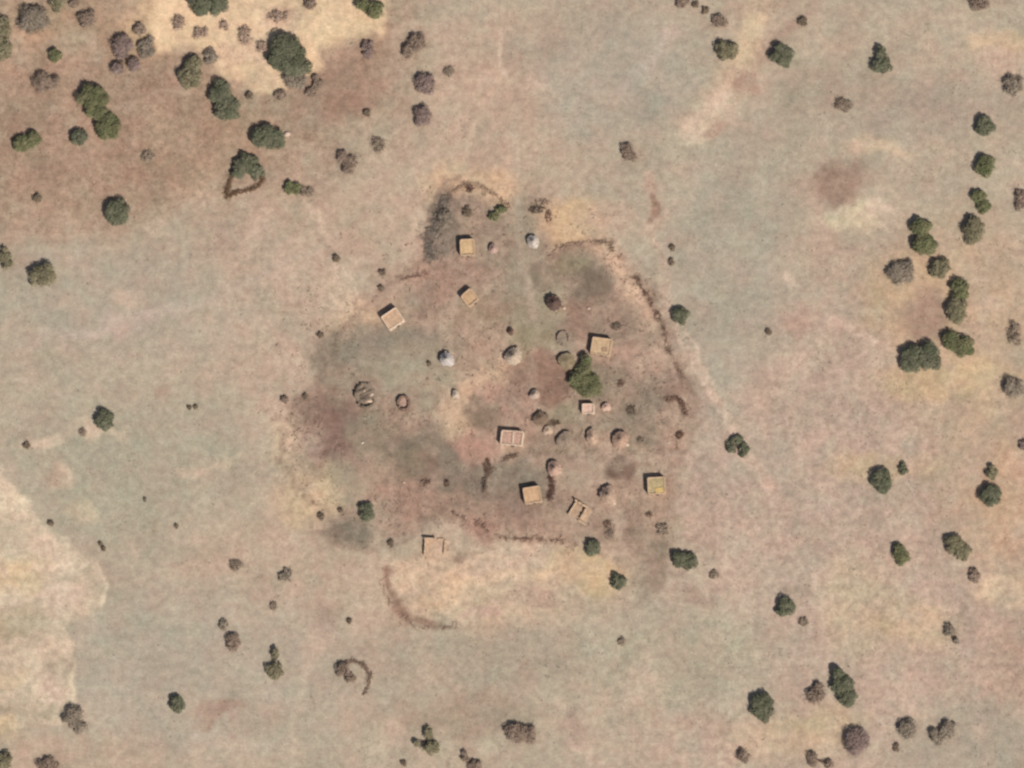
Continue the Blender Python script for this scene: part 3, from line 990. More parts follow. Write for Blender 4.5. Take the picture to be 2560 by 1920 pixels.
# ---- flat-roofed mud houses
mud_house(1164, 615, 3.9, 4.5, 1, 2.3, (214, 184, 140), 'upright flat mud house with yellowish roof at the north tip of the village')
mud_house(1171, 741, 3.7, 3.9, 40, 2.3, (204, 172, 134), 'small turned mud house south of the yellow roofed northern house', corner=0.7)
mud_house(978, 794, 4.9, 4.4, 32, 2.4, (208, 176, 146), 'large turned mud house with bright pale wall on the north-west edge of the village', wall=M_PALE)
mud_house(1500, 863, 5.4, 4.6, -8, 2.3, (208, 180, 142), 'square mud house with patched pale roof just north of the big village tree', patch=(0.9, -0.7, 1.3, 1.1, (176, 146, 120)))
mud_house(1276, 1092, 6.0, 3.9, -4, 2.1, (198, 164, 144), 'long two-room mud house with pinkish roof in the middle of the village', partition=True, wall=M_PALE)
mud_house(1327, 1234, 4.6, 4.4, 8, 2.3, (212, 176, 138), 'tan roofed mud house standing inside the round thorn fence', corner=0.3)
mud_house(1637, 1211, 4.7, 4.6, 2, 2.3, (190, 174, 132), 'mud house with yellow front roof alone on the south-east side of the village', patch=(0.75, -1.15, 2.1, 1.3, (222, 190, 124)))
mud_house(1466, 1018, 3.3, 2.7, 0, 2.0, (226, 192, 172), 'small bright pinkish mud house touching the south side of the big village tree', wall=M_PALE, corner=0.3)


def ruin(px, py, wd, dp, rot, segs, floor_rgb, label, h=1.3, extra=None):
    seed_n[0] += 1
    rng = np.random.RandomState(900 + seed_n[0])
    p = at(px, py, 0.3)
    root = empty('ruined_house', (p.x, p.y, gz(p)), R(rot))
    tag(root, label, 'house', 'ruined houses of the village')
    for (x, y, sx, sy, hh) in segs:
        m = max(3, int(max(sx, sy) / 0.5))
        # a crumbling stretch of wall with an uneven crest
        along = 0 if sx > sy else 1
        t = np.linspace(-0.5, 0.5, m)
        top = hh * (1 + rng.normal(scale=0.10, size=m))
        V = []
        for s in (-1, 1):
            for zz in (np.full(m, -0.2), top):
                a_ = np.zeros((m, 3))
                a_[:, along] = (x, y)[along] + t * (sx, sy)[along]
                a_[:, 1 - along] = (x, y)[1 - along] + s * (sx, sy)[1 - along] * 0.5
                a_[:, 2] = zz
                V.append(a_)
        V = np.concatenate(V)
        F_ = []
        for i in range(m - 1):
            for (A, B) in ((0, 1), (1, 3), (3, 2)):
                F_.append((A * m + i, A * m + i + 1, B * m + i + 1, B * m + i))
        F_ += [(0, m, 3 * m, 2 * m), (m - 1, 3 * m - 1, 4 * m - 1, 2 * m - 1)]
        mesh('wall', V, F_, M_WALL, root)
    out = rounded_rect(wd * 0.9, dp * 0.9, 0.3, rng)
    V, F_ = disc(out, 0.06, rng, 0.12, 0.04, 0)
    mesh('floor', V, F_, surf('earth_floor', floor_rgb), root, smooth=True)
    if extra: extra(root, rng)
    return root


ruin(1088, 1370, 5.2, 4.8, -3, [(-1.4, 2.2, 2.9, 0.4, 1.6), (-2.45, 0.1, 0.4, 4.1, 1.2), (2.4, 0.3, 0.4, 3.6, 0.7), (1.3, 2.25, 1.6, 0.35, 0.5)], (200, 170, 144),
     'roofless square ruin with a dark corner on tan ground south-west of the village')
ruin(1452, 1282, 5.0, 4.6, -32, [(-1.0, 1.9, 3.6, 0.4, 1.5), (-2.3, -0.1, 0.4, 3.8, 1.0), (0.7, 0.1, 0.35, 3.0, 1.2), (1.6, -1.9, 2.2, 0.35, 0.7)], (190, 162, 136),
     'turned ruined house with brown inner walls between the fenced house and the southern trees',
     lambda r, g: (poles(r, 'roof_pole', 4, 1.2, g, 0.8, ang=0.3)))

# ---- round thatched huts
round_hut(1333, 604, 31, 33, 'pale grey topped round hut on the path east of the yellow roofed northern house', (206, 196, 186), 1.05, 1.3)
round_hut(1233, 622, 24, 24, 'small pinkish round hut between the yellow roofed house and the pale grey hut', (196, 168, 154), 0.9, 1.1, cap=False)
round_hut(1385, 757, 37, 40, 'dark brown round hut with ragged roof in the north-east of the village', (112, 92, 84), 1.0, 1.5, ragged=0.10)
round_hut(1117, 898, 36, 37, 'round hut with the whitest roof standing alone on grey soil west of centre', (206, 200, 192), 1.15, 1.5)
round_hut(1284, 891, 42, 44, 'large pale thatched hut in the centre just south of a tiny dark hut', (204, 186, 164), 0.95, 1.4)
round_hut(1277, 829, 16, 18, 'tiny dark round granary just north of the large pale central hut', (124, 98, 86), 1.0, 0.9, cap=False, name='granary')
round_hut(1417, 903, 44, 42, 'wide olive roofed hut touching the west side of the big village tree', (156, 140, 112), 0.35, 1.3, cap=False)
round_hut(1139, 987, 19, 24, 'small white topped hut alone between the two western ruins and the centre', (214, 196, 178), 0.9, 1.0, cap=False)
round_hut(1337, 986, 24, 26, 'small pale hut south of the central pale hut and west of the big tree', (200, 180, 162), 0.95, 1.1, cap=False)
round_hut(1351, 1046, 36, 34, 'dark brown broken thatch hut north-east of the long two-room house', (138, 118, 100), 0.6, 1.2, ragged=0.16, cap=False)
round_hut(1370, 1077, 25, 22, 'little bright hut on the south-east side of the dark broken hut', (216, 190, 166), 0.6, 0.9, cap=False)
round_hut(1413, 1101, 42, 46, 'grey flat round hut with dark rim east of the long two-room house', (162, 144, 126), 0.32, 1.2, cap=False)
round_hut(1480, 1092, 28, 42, 'narrow oval hut with pale roof between the grey flat hut and a wide hut', (200, 172, 148), 0.9, 1.3, cap=False)
round_hut(1551, 1099, 44, 44, 'wide brown and pale hut easternmost of the row south of the big tree', (190, 160, 138), 0.75, 1.4, ragged=0.09)
round_hut(1386, 1171, 36, 38, 'pinkish pale hut on the north-east side of the round thorn fence', (198, 166, 146), 1.0, 1.4)
round_hut(1520, 1238, 42, 46, 'tall brown hut with bright foot west of the yellow fronted house', (192, 166, 144), 0.9, 1.5, ragged=0.09)
round_hut(1516, 1018, 21, 23, 'small bright round hut next to the little pinkish house under the big tree', (222, 190, 170), 0.8, 1.0, cap=False)

# ---- roofless or broken round walls
M_BROWN = surf('brown_wall', (140, 114, 98))
wall_ring(1408, 846, 32, 38, 0.7, 'faint low round wall ring north of the olive roofed hut', surf('grey_wall', (158, 136, 120)), (150, 134, 116), gap=(300, 60))
wall_ring(1010, 1008, 33, 40, 1.1, 'brown round wall ring with pinkish floor west of the small white topped hut', M_BROWN, (188, 156, 140), th=0.55, gap=(200, 20))


def broken_hut():
    px, py = 914, 988
    rng = np.random.RandomState(71)
    root = wall_ring(px, py, 54, 66, 0.9, 'collapsed hut of grey poles and pale rubble on the west side of the village', surf('grey_wall', (136, 120, 104)), (150, 132, 114), th=0.45, rough=0.28, gap=(20, 90), group='collapsed huts')
    poles(root, 'roof_pole', 12, 1.6, rng, 0.45, ang=0.5, length=(1.6, 3.2))
    heap(root, 'rubble', 0.9, -1.5, 0.95, 0.5, 0.5, rng, surf('pale_rubble', (226, 196, 168)))
    heap(root, 'rubble', 1.4, 0.2, 0.7, 0.55, 0.45, rng, surf('pale_rubble', (208, 180, 158)))
    heap(root, 'rubble', -0.4, 0.9, 0.45, 1.0, 0.45, rng, surf('pale_rubble', (192, 168, 144)))


broken_hut()

# ---- thorn fences
thorn_fence([(1085, 652), (1072, 622), (1080, 580), (1095, 545), (1108, 512), (1122, 492)], 2.2, 0.9, 34, 'thick grey thorn hedge curving along the north-west side of the village tip', (132, 120, 108), 0.12)
thorn_fence([(1122, 492), (1140, 474), (1165, 462), (1195, 462), (1225, 478), (1255, 500), (1275, 520)], 0.9, 0.5, 16, 'thin brown thorn fence closing the north tip of the village', (168, 142, 120), 0.45)
thorn_fence([(1372, 640), (1392, 622), (1430, 610), (1470, 604), (1515, 606)], 0.9, 0.5, 18, 'thin thorn fence along the north side of the dark eastern yard', (150, 126, 108), 0.5)
thorn_fence([(1520, 610), (1552, 650), (1585, 690), (1610, 725), (1625, 755), (1645, 790)], 1.1, 0.6, 13, 'broken line of thorn brush along the tan strip on the north-east side', (124, 100, 84), 0.5)
thorn_fence([(1650, 790), (1662, 830), (1668, 870), (1700, 930), (1722, 970)], 0.8, 0.5, 12, 'faint thorn fence running south past the round green bush east of the village', (150, 126, 108), 0.5)
cx_, cy_ = 1296, 1222
ringpts = [(cx_ + 84 * math.cos(t), cy_ + 82 * math.sin(t)) for t in np.linspace(0, 2 * math.pi, 40)]
thorn_fence(ringpts[19:30], 0.9, 0.6, 20, 'western half of the round thorn fence about the tan roofed house', (126, 104, 90), 0.25)
thorn_fence([(1376, 1190), (1381, 1208), (1380, 1230), (1374, 1248)], 0.9, 0.9, 40, 'short dark thorn fence just east of the tan roofed fenced house', (112, 88, 78), 0.05)
thorn_fence([(1130, 1280), (1150, 1292), (1172, 1296), (1200, 1310), (1225, 1332), (1260, 1345), (1300, 1348), (1340, 1346), (1380, 1352), (1408, 1352)], 0.8, 0.4, 10, 'dotted thorn fence curving along the south side of the village', (140, 114, 98), 0.55)
thorn_fence([(955, 1440), (962, 1480), (985, 1520), (1015, 1550), (1040, 1566), (1085, 1572), (1140, 1562)], 1.3, 0.3, 3.5, 'faint brown brush line curving round the tan field south of the village', (150, 124, 106), 0.4)
thorn_fence([(1660, 1000), (1690, 996), (1708, 1010), (1716, 1038)], 0.9, 0.7, 28, 'hooked thorn fence on the east edge of the village', (130, 104, 88), 0.15)
thorn_fence([(866, 1655), (888, 1652), (912, 1664), (926, 1690), (922, 1715), (908, 1738)], 0.6, 0.5, 20, 'round thorn pen on the open plain beside a grey bush', (140, 118, 102), 0.15)
thorn_fence([(1000, 700), (1040, 690), (1070, 680)], 0.8, 0.4, 10, 'short faint thorn fence west of the small turned mud house', (150, 122, 106), 0.4)
thorn_fence([(588, 425), (577, 450), (570, 472), (566, 492), (585, 482), (610, 478), (636, 472), (655, 455), (658, 432)], 0.9, 0.6, 26, 'brush ring hanging below a dark tree in the upper left', (120, 96, 76), 0.0)

# ---- brush piles and stones
for (x, y, rx, ry, n, lb, rgb) in (
        (1342, 524, 20, 9, 90, 'dark brush pile above the pale grey northern hut', (102, 88, 78)),
        (1372, 540, 8, 16, 50, 'small upright brush pile just east of the dark northern brush pile', (116, 92, 80)),
        (1352, 506, 24, 8, 40, 'thin pale brush pile north of the dark northern brush pile', (146, 124, 108)),
        (1175, 472, 9, 10, 60, 'reddish brown brush pile at the very north tip of the village', (110, 84, 76)),
        (1700, 1088, 10, 10, 60, 'dark brush pile below the hooked thorn fence on the east edge', (116, 88, 72)),
        (1578, 1028, 11, 15, 60, 'dark twig heap on grey soil east of the small bright round hut', (116, 102, 86)),
        (1543, 816, 15, 10, 60, 'grey twig heap north-east of the square patched house', (124, 110, 96)),
        (1385, 1058, 16, 8, 50, 'brown twig heap between the dark broken hut and the small olive yard', (120, 100, 82)),
        (1218, 1165, 9, 18, 70, 'brown twig heap on the north-west side of the round thorn fence', (124, 98, 84)),
        (1210, 1210, 6, 18, 50, 'grey twig heap against the west side of the round thorn fence', (118, 104, 92)),
        (1519, 1308, 10, 8, 40, 'reddish twig heap south of the tall brown hut', (128, 102, 86)),
        (1522, 1332, 12, 16, 50, 'grey twig heap north-east of a dark southern tree', (134, 120, 106)),
        (1622, 1286, 9, 7, 40, 'small twig heap south of the yellow fronted house', (140, 116, 98)),
        (1644, 790, 8, 14, 40, 'twig heap on the tan strip in the north-east of the village', (130, 104, 86)),
        (1117, 1208, 7, 9, 40, 'small brown twig heap west of the round thorn fence', (120, 96, 82)),
        (1064, 1206, 12, 9, 40, 'flat brown twig heap on reddish soil south of the dark grey yard', (134, 108, 92)),
        (1600, 1100, 10, 8, 30, 'faint twig heap east of the wide brown and pale hut', (136, 122, 104)),
        (1552, 958, 8, 10, 40, 'brown twig heap east of the big village tree', (132, 102, 88))):
    brush_pile(x, y, rx, ry, lb, rgb, n)
stone(906, 1107, 0.42, 'small pale stone on grey soil south of the collapsed western hut')
stone(1672, 1107, 0.32, 'tiny white stone west of the eastern dark brush pile', (226, 214, 196))
stone(1472, 771, 0.5, 'pale pinkish stone north of the square patched house', (206, 176, 162))
stone(718, 335, 0.9, 'large pale boulder touching the east side of a dark tree', (212, 186, 168))
stone(1410, 770, 0.5, 'pale rubble stone beside the dark brown ragged hut', (212, 184, 162))
stone(1010, 1206, 0.35, 'pale stone on reddish soil north-east of the lone dark village tree', (208, 178, 158))
stone(1398, 1180, 0.5, 'pale stone at the foot of the pinkish pale hut', (220, 194, 172))
stone(1534, 1258, 0.6, 'bright rubble stone at the foot of the tall brown hut', (220, 192, 170))
stone(1568, 1112, 0.5, 'white stone against the south-east side of the wide eastern hut', (228, 204, 182))
stone(744, 880, 0.35, 'tiny pale stone on tan ground at the west edge of the village', (214, 190, 166))

# ---- trees and bushes: kind, lobes (x, y, rx, ry), label
PLANTS = [
    ('G', [(1462, 900, 17, 24), (1452, 940, 32, 32), (1474, 966, 35, 32), (1434, 950, 18, 24)], 'big dark green tree in the middle of the village with a narrow top'),
    # upper left
    ('O', [(4, 65, 24, 40), (6, 120, 26, 42)], 'tall olive tree cut by the left edge near the top corner'),
    ('Y', [(80, 45, 44, 40)], 'wide faint grey bush in the top left corner'),
    ('O', [(140, 6, 24, 22)], 'olive tree at the top edge right of the wide faint grey bush'),
    ('B', [(216, 46, 26, 28)], 'brown bush below the top edge left of the bright sand'),
    ('B', [(182, 6, 14, 16)], 'small brown bush cut by the top edge above a larger brown bush'),
    ('G', [(137, 137, 20, 21)], 'small dark tree between two wide brown bushes in the upper left'),
    ('B', [(112, 203, 46, 30)], 'wide flat brown bush below the small dark tree at upper left'),
    ('B', [(347, 72, 19, 20)], 'small brown bush at the left border of the bright sand'),
    ('P', [(303, 112, 32, 42), (290, 172, 21, 18), (332, 158, 20, 24)], 'purplish brown bush with a dark foot left of the sand'),
    ('Y', [(364, 118, 26, 38)], 'grey twiggy bush touching the sand and the purplish bush'),
    ('G', [(228, 240, 42, 38), (238, 272, 34, 26)], 'large green tree in the upper left, the higher of a joined pair'),
    ('G', [(268, 312, 36, 40)], 'large green tree joined below another, with pale grass at its foot'),
    ('D', [(195, 340, 26, 24)], 'small square dark tree left of the joined pair'),
    ('G', [(50, 358, 26, 24), (80, 345, 22, 24)], 'green tree with dark hollow near the left edge below the joined pair'),
    ('D', [(500, 8, 40, 32), (540, 6, 34, 34)], 'dark grey green tree cut by the top edge over the bright sand'),
    ('O', [(480, 160, 26, 30), (472, 190, 38, 32)], 'brownish olive tree on the lower left border of the sand'),
    ('Y', [(525, 138, 20, 28)], 'dark grey bush just right of the brownish olive tree'),
    ('D', [(548, 232, 34, 36), (566, 268, 38, 34)], 'dark green tree below the sand with a pale lower right side'),
    ('D', [(658, 338, 38, 36), (690, 345, 24, 30)], 'square dark tree with a pale boulder on its right'),
    ('D', [(612, 405, 36, 28), (638, 425, 22, 24), (590, 430, 18, 22)], 'dark tree with a brush ring below it'),
    ('G', [(720, 468, 14, 24), (740, 470, 16, 20)], 'small olive green tree right of the tree with the brush ring'),
    ('F', [(765, 478, 24, 18)], 'faint grey bush right of the small olive green tree'),
    ('D', [(290, 525, 34, 38)], 'round dark tree alone below the brown upper left ground'),
    ('S', [(92, 493, 14, 14)], 'small brown shrub left of the round lone dark tree'),
    ('O', [(12, 645, 20, 44)], 'narrow olive tree cut by the left edge at mid height'),
    ('O', [(104, 684, 38, 36)], 'ragged grey olive tree near the left edge on the pale plain'),
    ('D', [(712, 118, 48, 44), (728, 155, 46, 40), (690, 150, 30, 26)], 'largest dark green tree on the sand in the upper left'),
    ('Y', [(735, 198, 42, 26)], 'grey brush joined to the foot of the largest sand tree'),
    ('B', [(790, 205, 16, 26), (776, 230, 18, 14)], 'brown dry bush right of the foot of the largest sand tree'),
    ('B', [(700, 236, 20, 16)], 'brown bush below the largest sand tree'),
    ('B', [(775, 8, 18, 20)], 'brown bush cut by the top edge on the bright sand'),
    ('G', [(902, 8, 24, 18), (935, 22, 24, 28)], 'olive green tree at the top edge where the sand ends'),
    ('P', [(917, 120, 20, 30)], 'purple grey bush below the end of the sand'),
    ('B', [(1040, 105, 28, 28), (1018, 125, 18, 26)], 'dry bush with a dark crescent side above two purplish bushes'),
    ('P', [(1060, 205, 30, 32)], 'purplish bush, the upper of two north of the village'),
    ('P', [(1053, 287, 27, 34)], 'purplish brown bush, the lower of two north of the village'),
    ('F', [(1122, 178, 16, 17)], 'faint thin bush right of the upper purplish bush'),
    ('B', [(856, 390, 18, 22), (872, 412, 24, 30)], 'slanted dark brown bush north-west of the village'),
    ('S', [(917, 281, 12, 12)], 'small brown shrub on reddish soil left of the lower purplish bush'),
    ('F', [(945, 360, 20, 24)], 'faint brown bush right of the slanted dark brown bush'),
    ('W', [(694, 40, 36, 20)], 'mauve dead brush spread on the sand above the largest sand tree'),
    ('W', [(500, 80, 32, 18)], 'thin dead brush on the sand below the top edge dark tree'),
    ('W', [(610, 85, 22, 30)], 'thin dead brush on the sand left of the largest sand tree'),
    ('W', [(445, 55, 22, 26)], 'thin dead brush on the sand left of the top edge dark tree'),
    ('W', [(560, 62, 16, 18)], 'small dead brush on the sand right below the top edge dark tree'),
    ('W', [(655, 115, 18, 20)], 'pale dead brush touching the left of the largest sand tree'),
    ('S', [(622, 238, 12, 14)], 'small brown shrub right of the dark tree below the sand'),
    ('F', [(368, 390, 22, 18)], 'faint brown bush on the brown ground above the round lone tree'),
    # top right
    ('B', [(1703, 6, 24, 15)], 'brown bush cut by the top edge left of the sandy way'),
    ('S', [(1738, 10, 10, 12)], 'tiny shrub at the top edge in the row beside the sandy way'),
    ('S', [(1763, 24, 11, 13)], 'small olive shrub in the row beside the sandy way'),
    ('B', [(1797, 52, 25, 20)], 'brown grey bush at the lower end of the row beside the sandy way'),
    ('O', [(1814, 122, 34, 28)], 'pale olive tree standing beside the sandy way'),
    ('B', [(1567, 375, 19, 26), (1577, 390, 16, 16)], 'lone brown bush on the grey flat north of the village'),
    ('D', [(1953, 136, 35, 32)], 'round dark tree right of the sandy way in the upper right'),
    ('S', [(2006, 52, 14, 15)], 'small brown shrub above the round dark tree in the upper right'),
    ('D', [(2200, 130, 16, 24), (2203, 160, 28, 26)], 'pointed dark tree alone in the upper right'),
    ('F', [(2108, 260, 28, 22)], 'faint grey bush on the flat below the pointed dark tree'),
    ('B', [(2448, 4, 34, 26)], 'dark brown bush cut by the top edge in the right corner'),
    ('Y', [(2530, 210, 28, 34)], 'grey bush cut by the right edge in the upper right'),
    ('D', [(2460, 312, 27, 29)], 'dark tree, top of the column near the right edge'),
    ('G', [(2460, 412, 28, 29)], 'bluish green tree, second in the column near the right edge'),
    ('G', [(2444, 488, 20, 24), (2460, 512, 20, 22)], 'slanted grey green tree, third in the column near the right edge'),
    ('B', [(2550, 498, 20, 32)], 'dark brown bush cut by the right edge beside the column of trees'),
    ('O', [(2432, 570, 31, 40)], 'tall olive tree, lowest of the column near the right edge'),
    ('G', [(2300, 568, 28, 30), (2308, 608, 34, 32)], 'tall ragged green tree at the head of the eastern group'),
    ('Y', [(2240, 682, 28, 34), (2264, 672, 24, 38)], 'grey tree at the left of the eastern group'),
    ('O', [(2346, 666, 29, 28)], 'round brownish olive tree inside the eastern group'),
    ('G', [(2396, 722, 28, 34)], 'green tree, upper of a joined pair on the right of the eastern group'),
    ('O', [(2388, 775, 32, 36)], 'brownish tree, lower of a joined pair on the right of the eastern group'),
    ('G', [(2375, 850, 26, 30), (2405, 862, 30, 30)], 'olive green tree beside the darkest tree of the eastern group'),
    ('D', [(2276, 892, 34, 38), (2318, 888, 36, 38)], 'wide darkest green tree at the bottom of the eastern group'),
    ('F', [(2535, 830, 22, 42)], 'faint reddish brush near the right edge below the eastern group'),
    ('Y', [(2532, 966, 30, 32)], 'dark grey bush cut by the right edge at mid height'),
    ('P', [(2556, 1110, 12, 22)], 'sliver of a purple bush at the right edge below mid height'),
    ('D', [(1698, 785, 24, 24)], 'round blue green bush just east of the village fence'),
    ('S', [(1921, 829, 10, 10)], 'lone tiny dark shrub on the plain between the village and the eastern group'),
    ('S', [(1680, 618, 9, 11)], 'tiny dark shrub, upper of two by the path north-east of the village'),
    ('S', [(1677, 654, 9, 14)], 'tiny dark shrub, lower of two by the path north-east of the village'),
    ('D', [(1826, 1115, 14, 28), (1858, 1122, 15, 26), (1842, 1096, 16, 14)], 'dark horseshoe shaped tree east of the village'),
    # left and middle
    ('D', [(256, 1045, 26, 33)], 'dark tree alone on the plain left of the village'),
    ('F', [(207, 1080, 12, 15)], 'faint small shrub left of the lone dark plain tree'),
    ('S', [(66, 1112, 12, 11)], 'small brown shrub on a pale streak near the left edge'),
    ('S', [(473, 1018, 7, 8)], 'tiny dark shrub, left one of a close pair west of the village'),
    ('S', [(488, 1016, 7, 7)], 'tiny dark shrub, right one of a close pair west of the village'),
    ('S', [(362, 1248, 5, 9)], 'tiny dark shrub on the plain below the lone dark plain tree'),
    ('S', [(440, 1314, 6, 9)], 'tiny dark shrub on the plain right of the pale bank'),
    ('S', [(126, 1307, 10, 9)], 'small shrub beside the crisp edge of the pale bank'),
    ('S', [(250, 1358, 6, 8), (258, 1370, 7, 8)], 'small slanted shrub right of the pale bank'),
    ('F', [(588, 1412, 20, 18)], 'faint flat bush left of the branching brown bush'),
    ('Y', [(705, 1440, 14, 12), (718, 1436, 14, 24)], 'branching brown bush south-west of the village'),
    ('D', [(915, 1278, 23, 28)], 'dark tree alone on the south-west edge of the village'),
    ('B', [(711, 998, 12, 13)], 'reddish brown shrub, left of two west of the village'),
    ('S', [(762, 990, 8, 12)], 'dark reddish shrub, right of two west of the village'),
    ('S', [(955, 680, 14, 9)], 'small brown shrub, upper of two north of the large turned house'),
    ('S', [(952, 718, 9, 10)], 'small brown shrub, lower of two north of the large turned house'),
    ('S', [(800, 836, 10, 10)], 'small shrub on tan ground west of the large turned house'),
    ('S', [(840, 645, 12, 12)], 'small grey shrub on the path north-west of the village'),
    ('S', [(976, 1356, 10, 11)], 'small brown shrub left of the roofless square ruin'),
    ('S', [(873, 1551, 8, 8)], 'tiny dark shrub on the plain left of the tan southern field'),
    ('F', [(684, 1514, 13, 13)], 'faint greenish shrub below the branching brown bush'),
    ('S', [(1072, 908, 7, 9)], 'tiny shrub left of the hut with the whitest roof'),
    ('G', [(1232, 540, 14, 18), (1250, 522, 18, 12)], 'small ragged green tree inside the north tip of the village'),
    ('S', [(1166, 528, 14, 18)], 'grey green shrub beside the thick thorn hedge at the north tip'),
    ('Y', [(1110, 545, 24, 30)], 'grey bush growing in the thick thorn hedge at the north tip'),
    ('S', [(850, 1275, 8, 10)], 'tiny brown shrub left of the lone dark tree at the village edge'),
    ('S', [(802, 1290, 11, 12)], 'small faint shrub on pinkish soil west of the lone village edge tree'),
    # right side below mid height
    ('D', [(2200, 1195, 29, 30), (2205, 1215, 20, 20)], 'round dark tree with a small one at its right, lower right plain'),
    ('D', [(2256, 1170, 13, 19)], 'small very dark tree right beside a larger round one'),
    ('O', [(2478, 1178, 17, 25)], 'narrow olive tree above a dark one near the right edge'),
    ('D', [(2472, 1235, 29, 32)], 'dark round tree below a narrow olive one near the right edge'),
    ('G', [(2244, 1372, 18, 18), (2252, 1388, 23, 22)], 'small olive green tree in the lower right, left of a wider one'),
    ('O', [(2382, 1358, 26, 26), (2404, 1378, 26, 24)], 'wide grey olive tree near the right edge in the lower right'),
    ('B', [(2435, 1438, 16, 24)], 'faint brown bush below the wide grey olive tree'),
    ('D', [(1700, 1395, 28, 24), (1722, 1402, 26, 24)], 'wide dark tree south-east of the village'),
    ('D', [(1480, 1368, 22, 26)], 'small dark tree at the south edge of the village'),
    ('D', [(1544, 1452, 22, 26)], 'small dark tree on tan ground below the village south edge'),
    ('F', [(1655, 1322, 18, 20)], 'faint olive bush between the yellow fronted house and the wide dark tree'),
    ('F', [(1784, 1436, 14, 16)], 'faint small bush right below the wide dark southern tree'),
    ('F', [(1554, 1603, 12, 14)], 'faint small bush on the plain south of the village trees'),
    ('D', [(1962, 1516, 27, 30)], 'round dark tree with pale yellow grass below it, lower right'),
    ('F', [(2008, 1554, 15, 17)], 'small purplish bush right below the round tree with yellow grass'),
    ('D', [(2092, 1680, 18, 18), (2105, 1710, 32, 34), (2118, 1738, 28, 28)], 'tall green tree with a dark top in the lower right'),
    ('B', [(2036, 1738, 27, 24), (2045, 1715, 14, 16)], 'brown bush between the tall green tree and a square dark tree'),
    ('D', [(1903, 1752, 33, 28), (1905, 1778, 32, 26)], 'square dark tree in the lower right, left of the brown bush'),
    ('Y', [(2372, 1574, 17, 20), (2390, 1602, 9, 12)], 'hooked brown bush alone near the right edge in the lower right'),
    ('P', [(2138, 1852, 38, 40)], 'wide purplish grey bush near the bottom edge on the right'),
    ('Y', [(2268, 1822, 28, 31)], 'dark grey bush, left of two near the bottom right corner'),
    ('Y', [(2342, 1838, 26, 24), (2368, 1822, 24, 30)], 'dark grey bush, right of two near the bottom right corner'),
    ('S', [(2240, 1868, 9, 18)], 'narrow brown shrub below the left of two grey bushes'),
    ('B', [(1856, 1888, 19, 21)], 'dark brown bush at the bottom edge left of the purplish grey bush'),
    ('B', [(2030, 1895, 17, 28), (2072, 1908, 12, 14)], 'ragged brown bush cut by the bottom edge, lower right'),
    # bottom
    ('Y', [(557, 1562, 13, 20)], 'small grey bush, upper of two touching ones, lower left plain'),
    ('B', [(580, 1604, 24, 26)], 'brown bush, lower of two touching ones, lower left plain'),
    ('O', [(686, 1632, 12, 24), (684, 1676, 24, 24)], 'dark olive tree with a narrow top on the lower left plain'),
    ('D', [(440, 1758, 23, 25)], 'small round dark tree on the lower left plain'),
    ('Y', [(180, 1788, 28, 34), (196, 1815, 20, 20)], 'grey bush at the foot of the pale bank, lower left'),
    ('O', [(8, 1900, 24, 30)], 'olive tree in the bottom left corner'),
    ('B', [(118, 1912, 36, 24)], 'dark brown bush cut by the bottom edge in the left corner'),
    ('B', [(856, 1672, 24, 22), (874, 1694, 16, 14)], 'grey brown bush on the left side of the round thorn pen'),
    ('O', [(1068, 1830, 15, 20), (1075, 1868, 28, 20), (1038, 1856, 10, 10)], 'ragged olive tree near the bottom edge, middle'),
    ('B', [(1160, 1888, 12, 20), (1186, 1912, 26, 18)], 'dark brown bush cut by the bottom edge, middle'),
    ('B', [(1288, 1828, 30, 32), (1318, 1835, 24, 26)], 'wide brown grey bush near the bottom edge right of the ragged olive tree'),
    ('S', [(1008, 1906, 10, 9)], 'small brown shrub by the bottom edge left of the dark brown bush'),
]
for row in PLANTS:
    plant(*row)

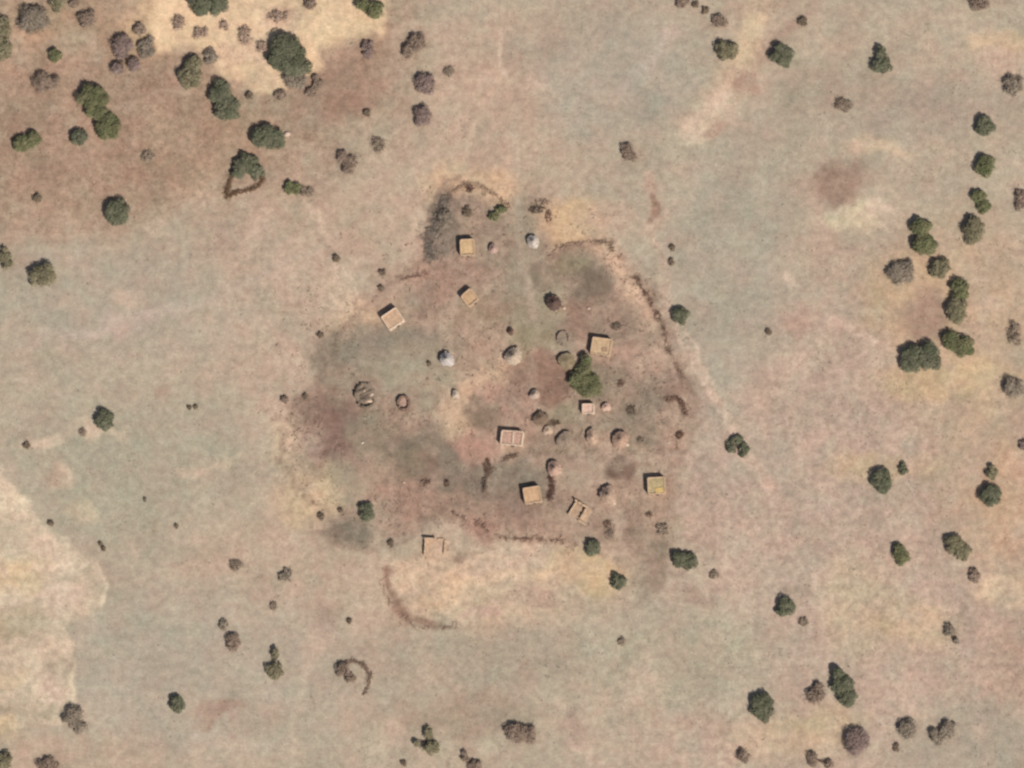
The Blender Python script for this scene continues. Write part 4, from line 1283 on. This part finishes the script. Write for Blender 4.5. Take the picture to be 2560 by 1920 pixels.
# ------------------------------------------------------------------ dry grass and twigs strewn over the brown ground
rng = np.random.RandomState(5)
n = 20000
tx, ty = rng.uniform(-134, 134, n), rng.uniform(-102, 102, n)
ix = np.clip(np.searchsorted(gx, tx), 0, nx - 1)
iy = np.clip(np.searchsorted(gy, ty), 0, ny - 1)
mt, tc = mott[iy * nx + ix], col[iy * nx + ix]
lum = tc.mean(1)
clump = fbm(tx, ty, 3.0, 3, 611)
keep = (clump + mt * 1.3 - (lum > 168) * 0.6 > 0.62)
tx, ty, tc = tx[keep], ty[keep], tc[keep]
n = len(tx)
P = np.c_[tx, ty, hgt(tx, ty) + 0.10]
N = rng.normal(size=(n, 3)) * 0.5 + [0, 0, 0.8]
N /= np.linalg.norm(N, axis=1, keepdims=True)
V, F_ = leaves(P, N, 0.42, rng, 0.7)
cc = lin(tc * rng.uniform(0.78, 0.95, (n, 1))) / K
g = mesh('dry_grass', V, F_, M_LEAF, None, np.repeat(cc, 4, 0))
tag(g, 'dry grass tufts strewn over the bare brown soil', 'grass', kind='stuff')
tw = 9000
ux, uy = rng.uniform(-62, 44, tw), rng.uniform(-46, 52, tw)
kx = np.clip(np.searchsorted(gx, ux), 0, nx - 1); ky = np.clip(np.searchsorted(gy, uy), 0, ny - 1)
ok = (fbm(ux, uy, 5.0, 3, 811) + 0.9 * fbm(ux, uy, 1.6, 2, 813) + mott[ky * nx + kx] > 1.05) & (np.hypot((ux + 8) / 54, (uy - 2) / 50) < 1)
ux, uy = ux[ok], uy[ok]
tw = len(ux)
mid = np.c_[ux, uy, hgt(ux, uy) + 0.05]
dd = rng.normal(size=(tw, 3)) * [1, 1, 0.1]
dd /= np.linalg.norm(dd, axis=1, keepdims=True)
ll = rng.uniform(0.15, 0.5, (tw, 1))
V, F_ = prisms(mid - dd * ll, mid + dd * ll, 0.16, 0.09)
tone = np.where(rng.uniform(size=(tw, 1)) < 0.3, lin((206, 184, 162)), lin((126, 104, 88))) / K
tag(mesh('twig_litter', V, F_, M_TWIG, None, np.repeat(tone, 6, 0)), 'sticks, straw and litter strewn over the village yards', 'litter', kind='stuff')
print('plants', len(PLANTS), 'objects', len(bpy.data.objects), 'tufts', n)
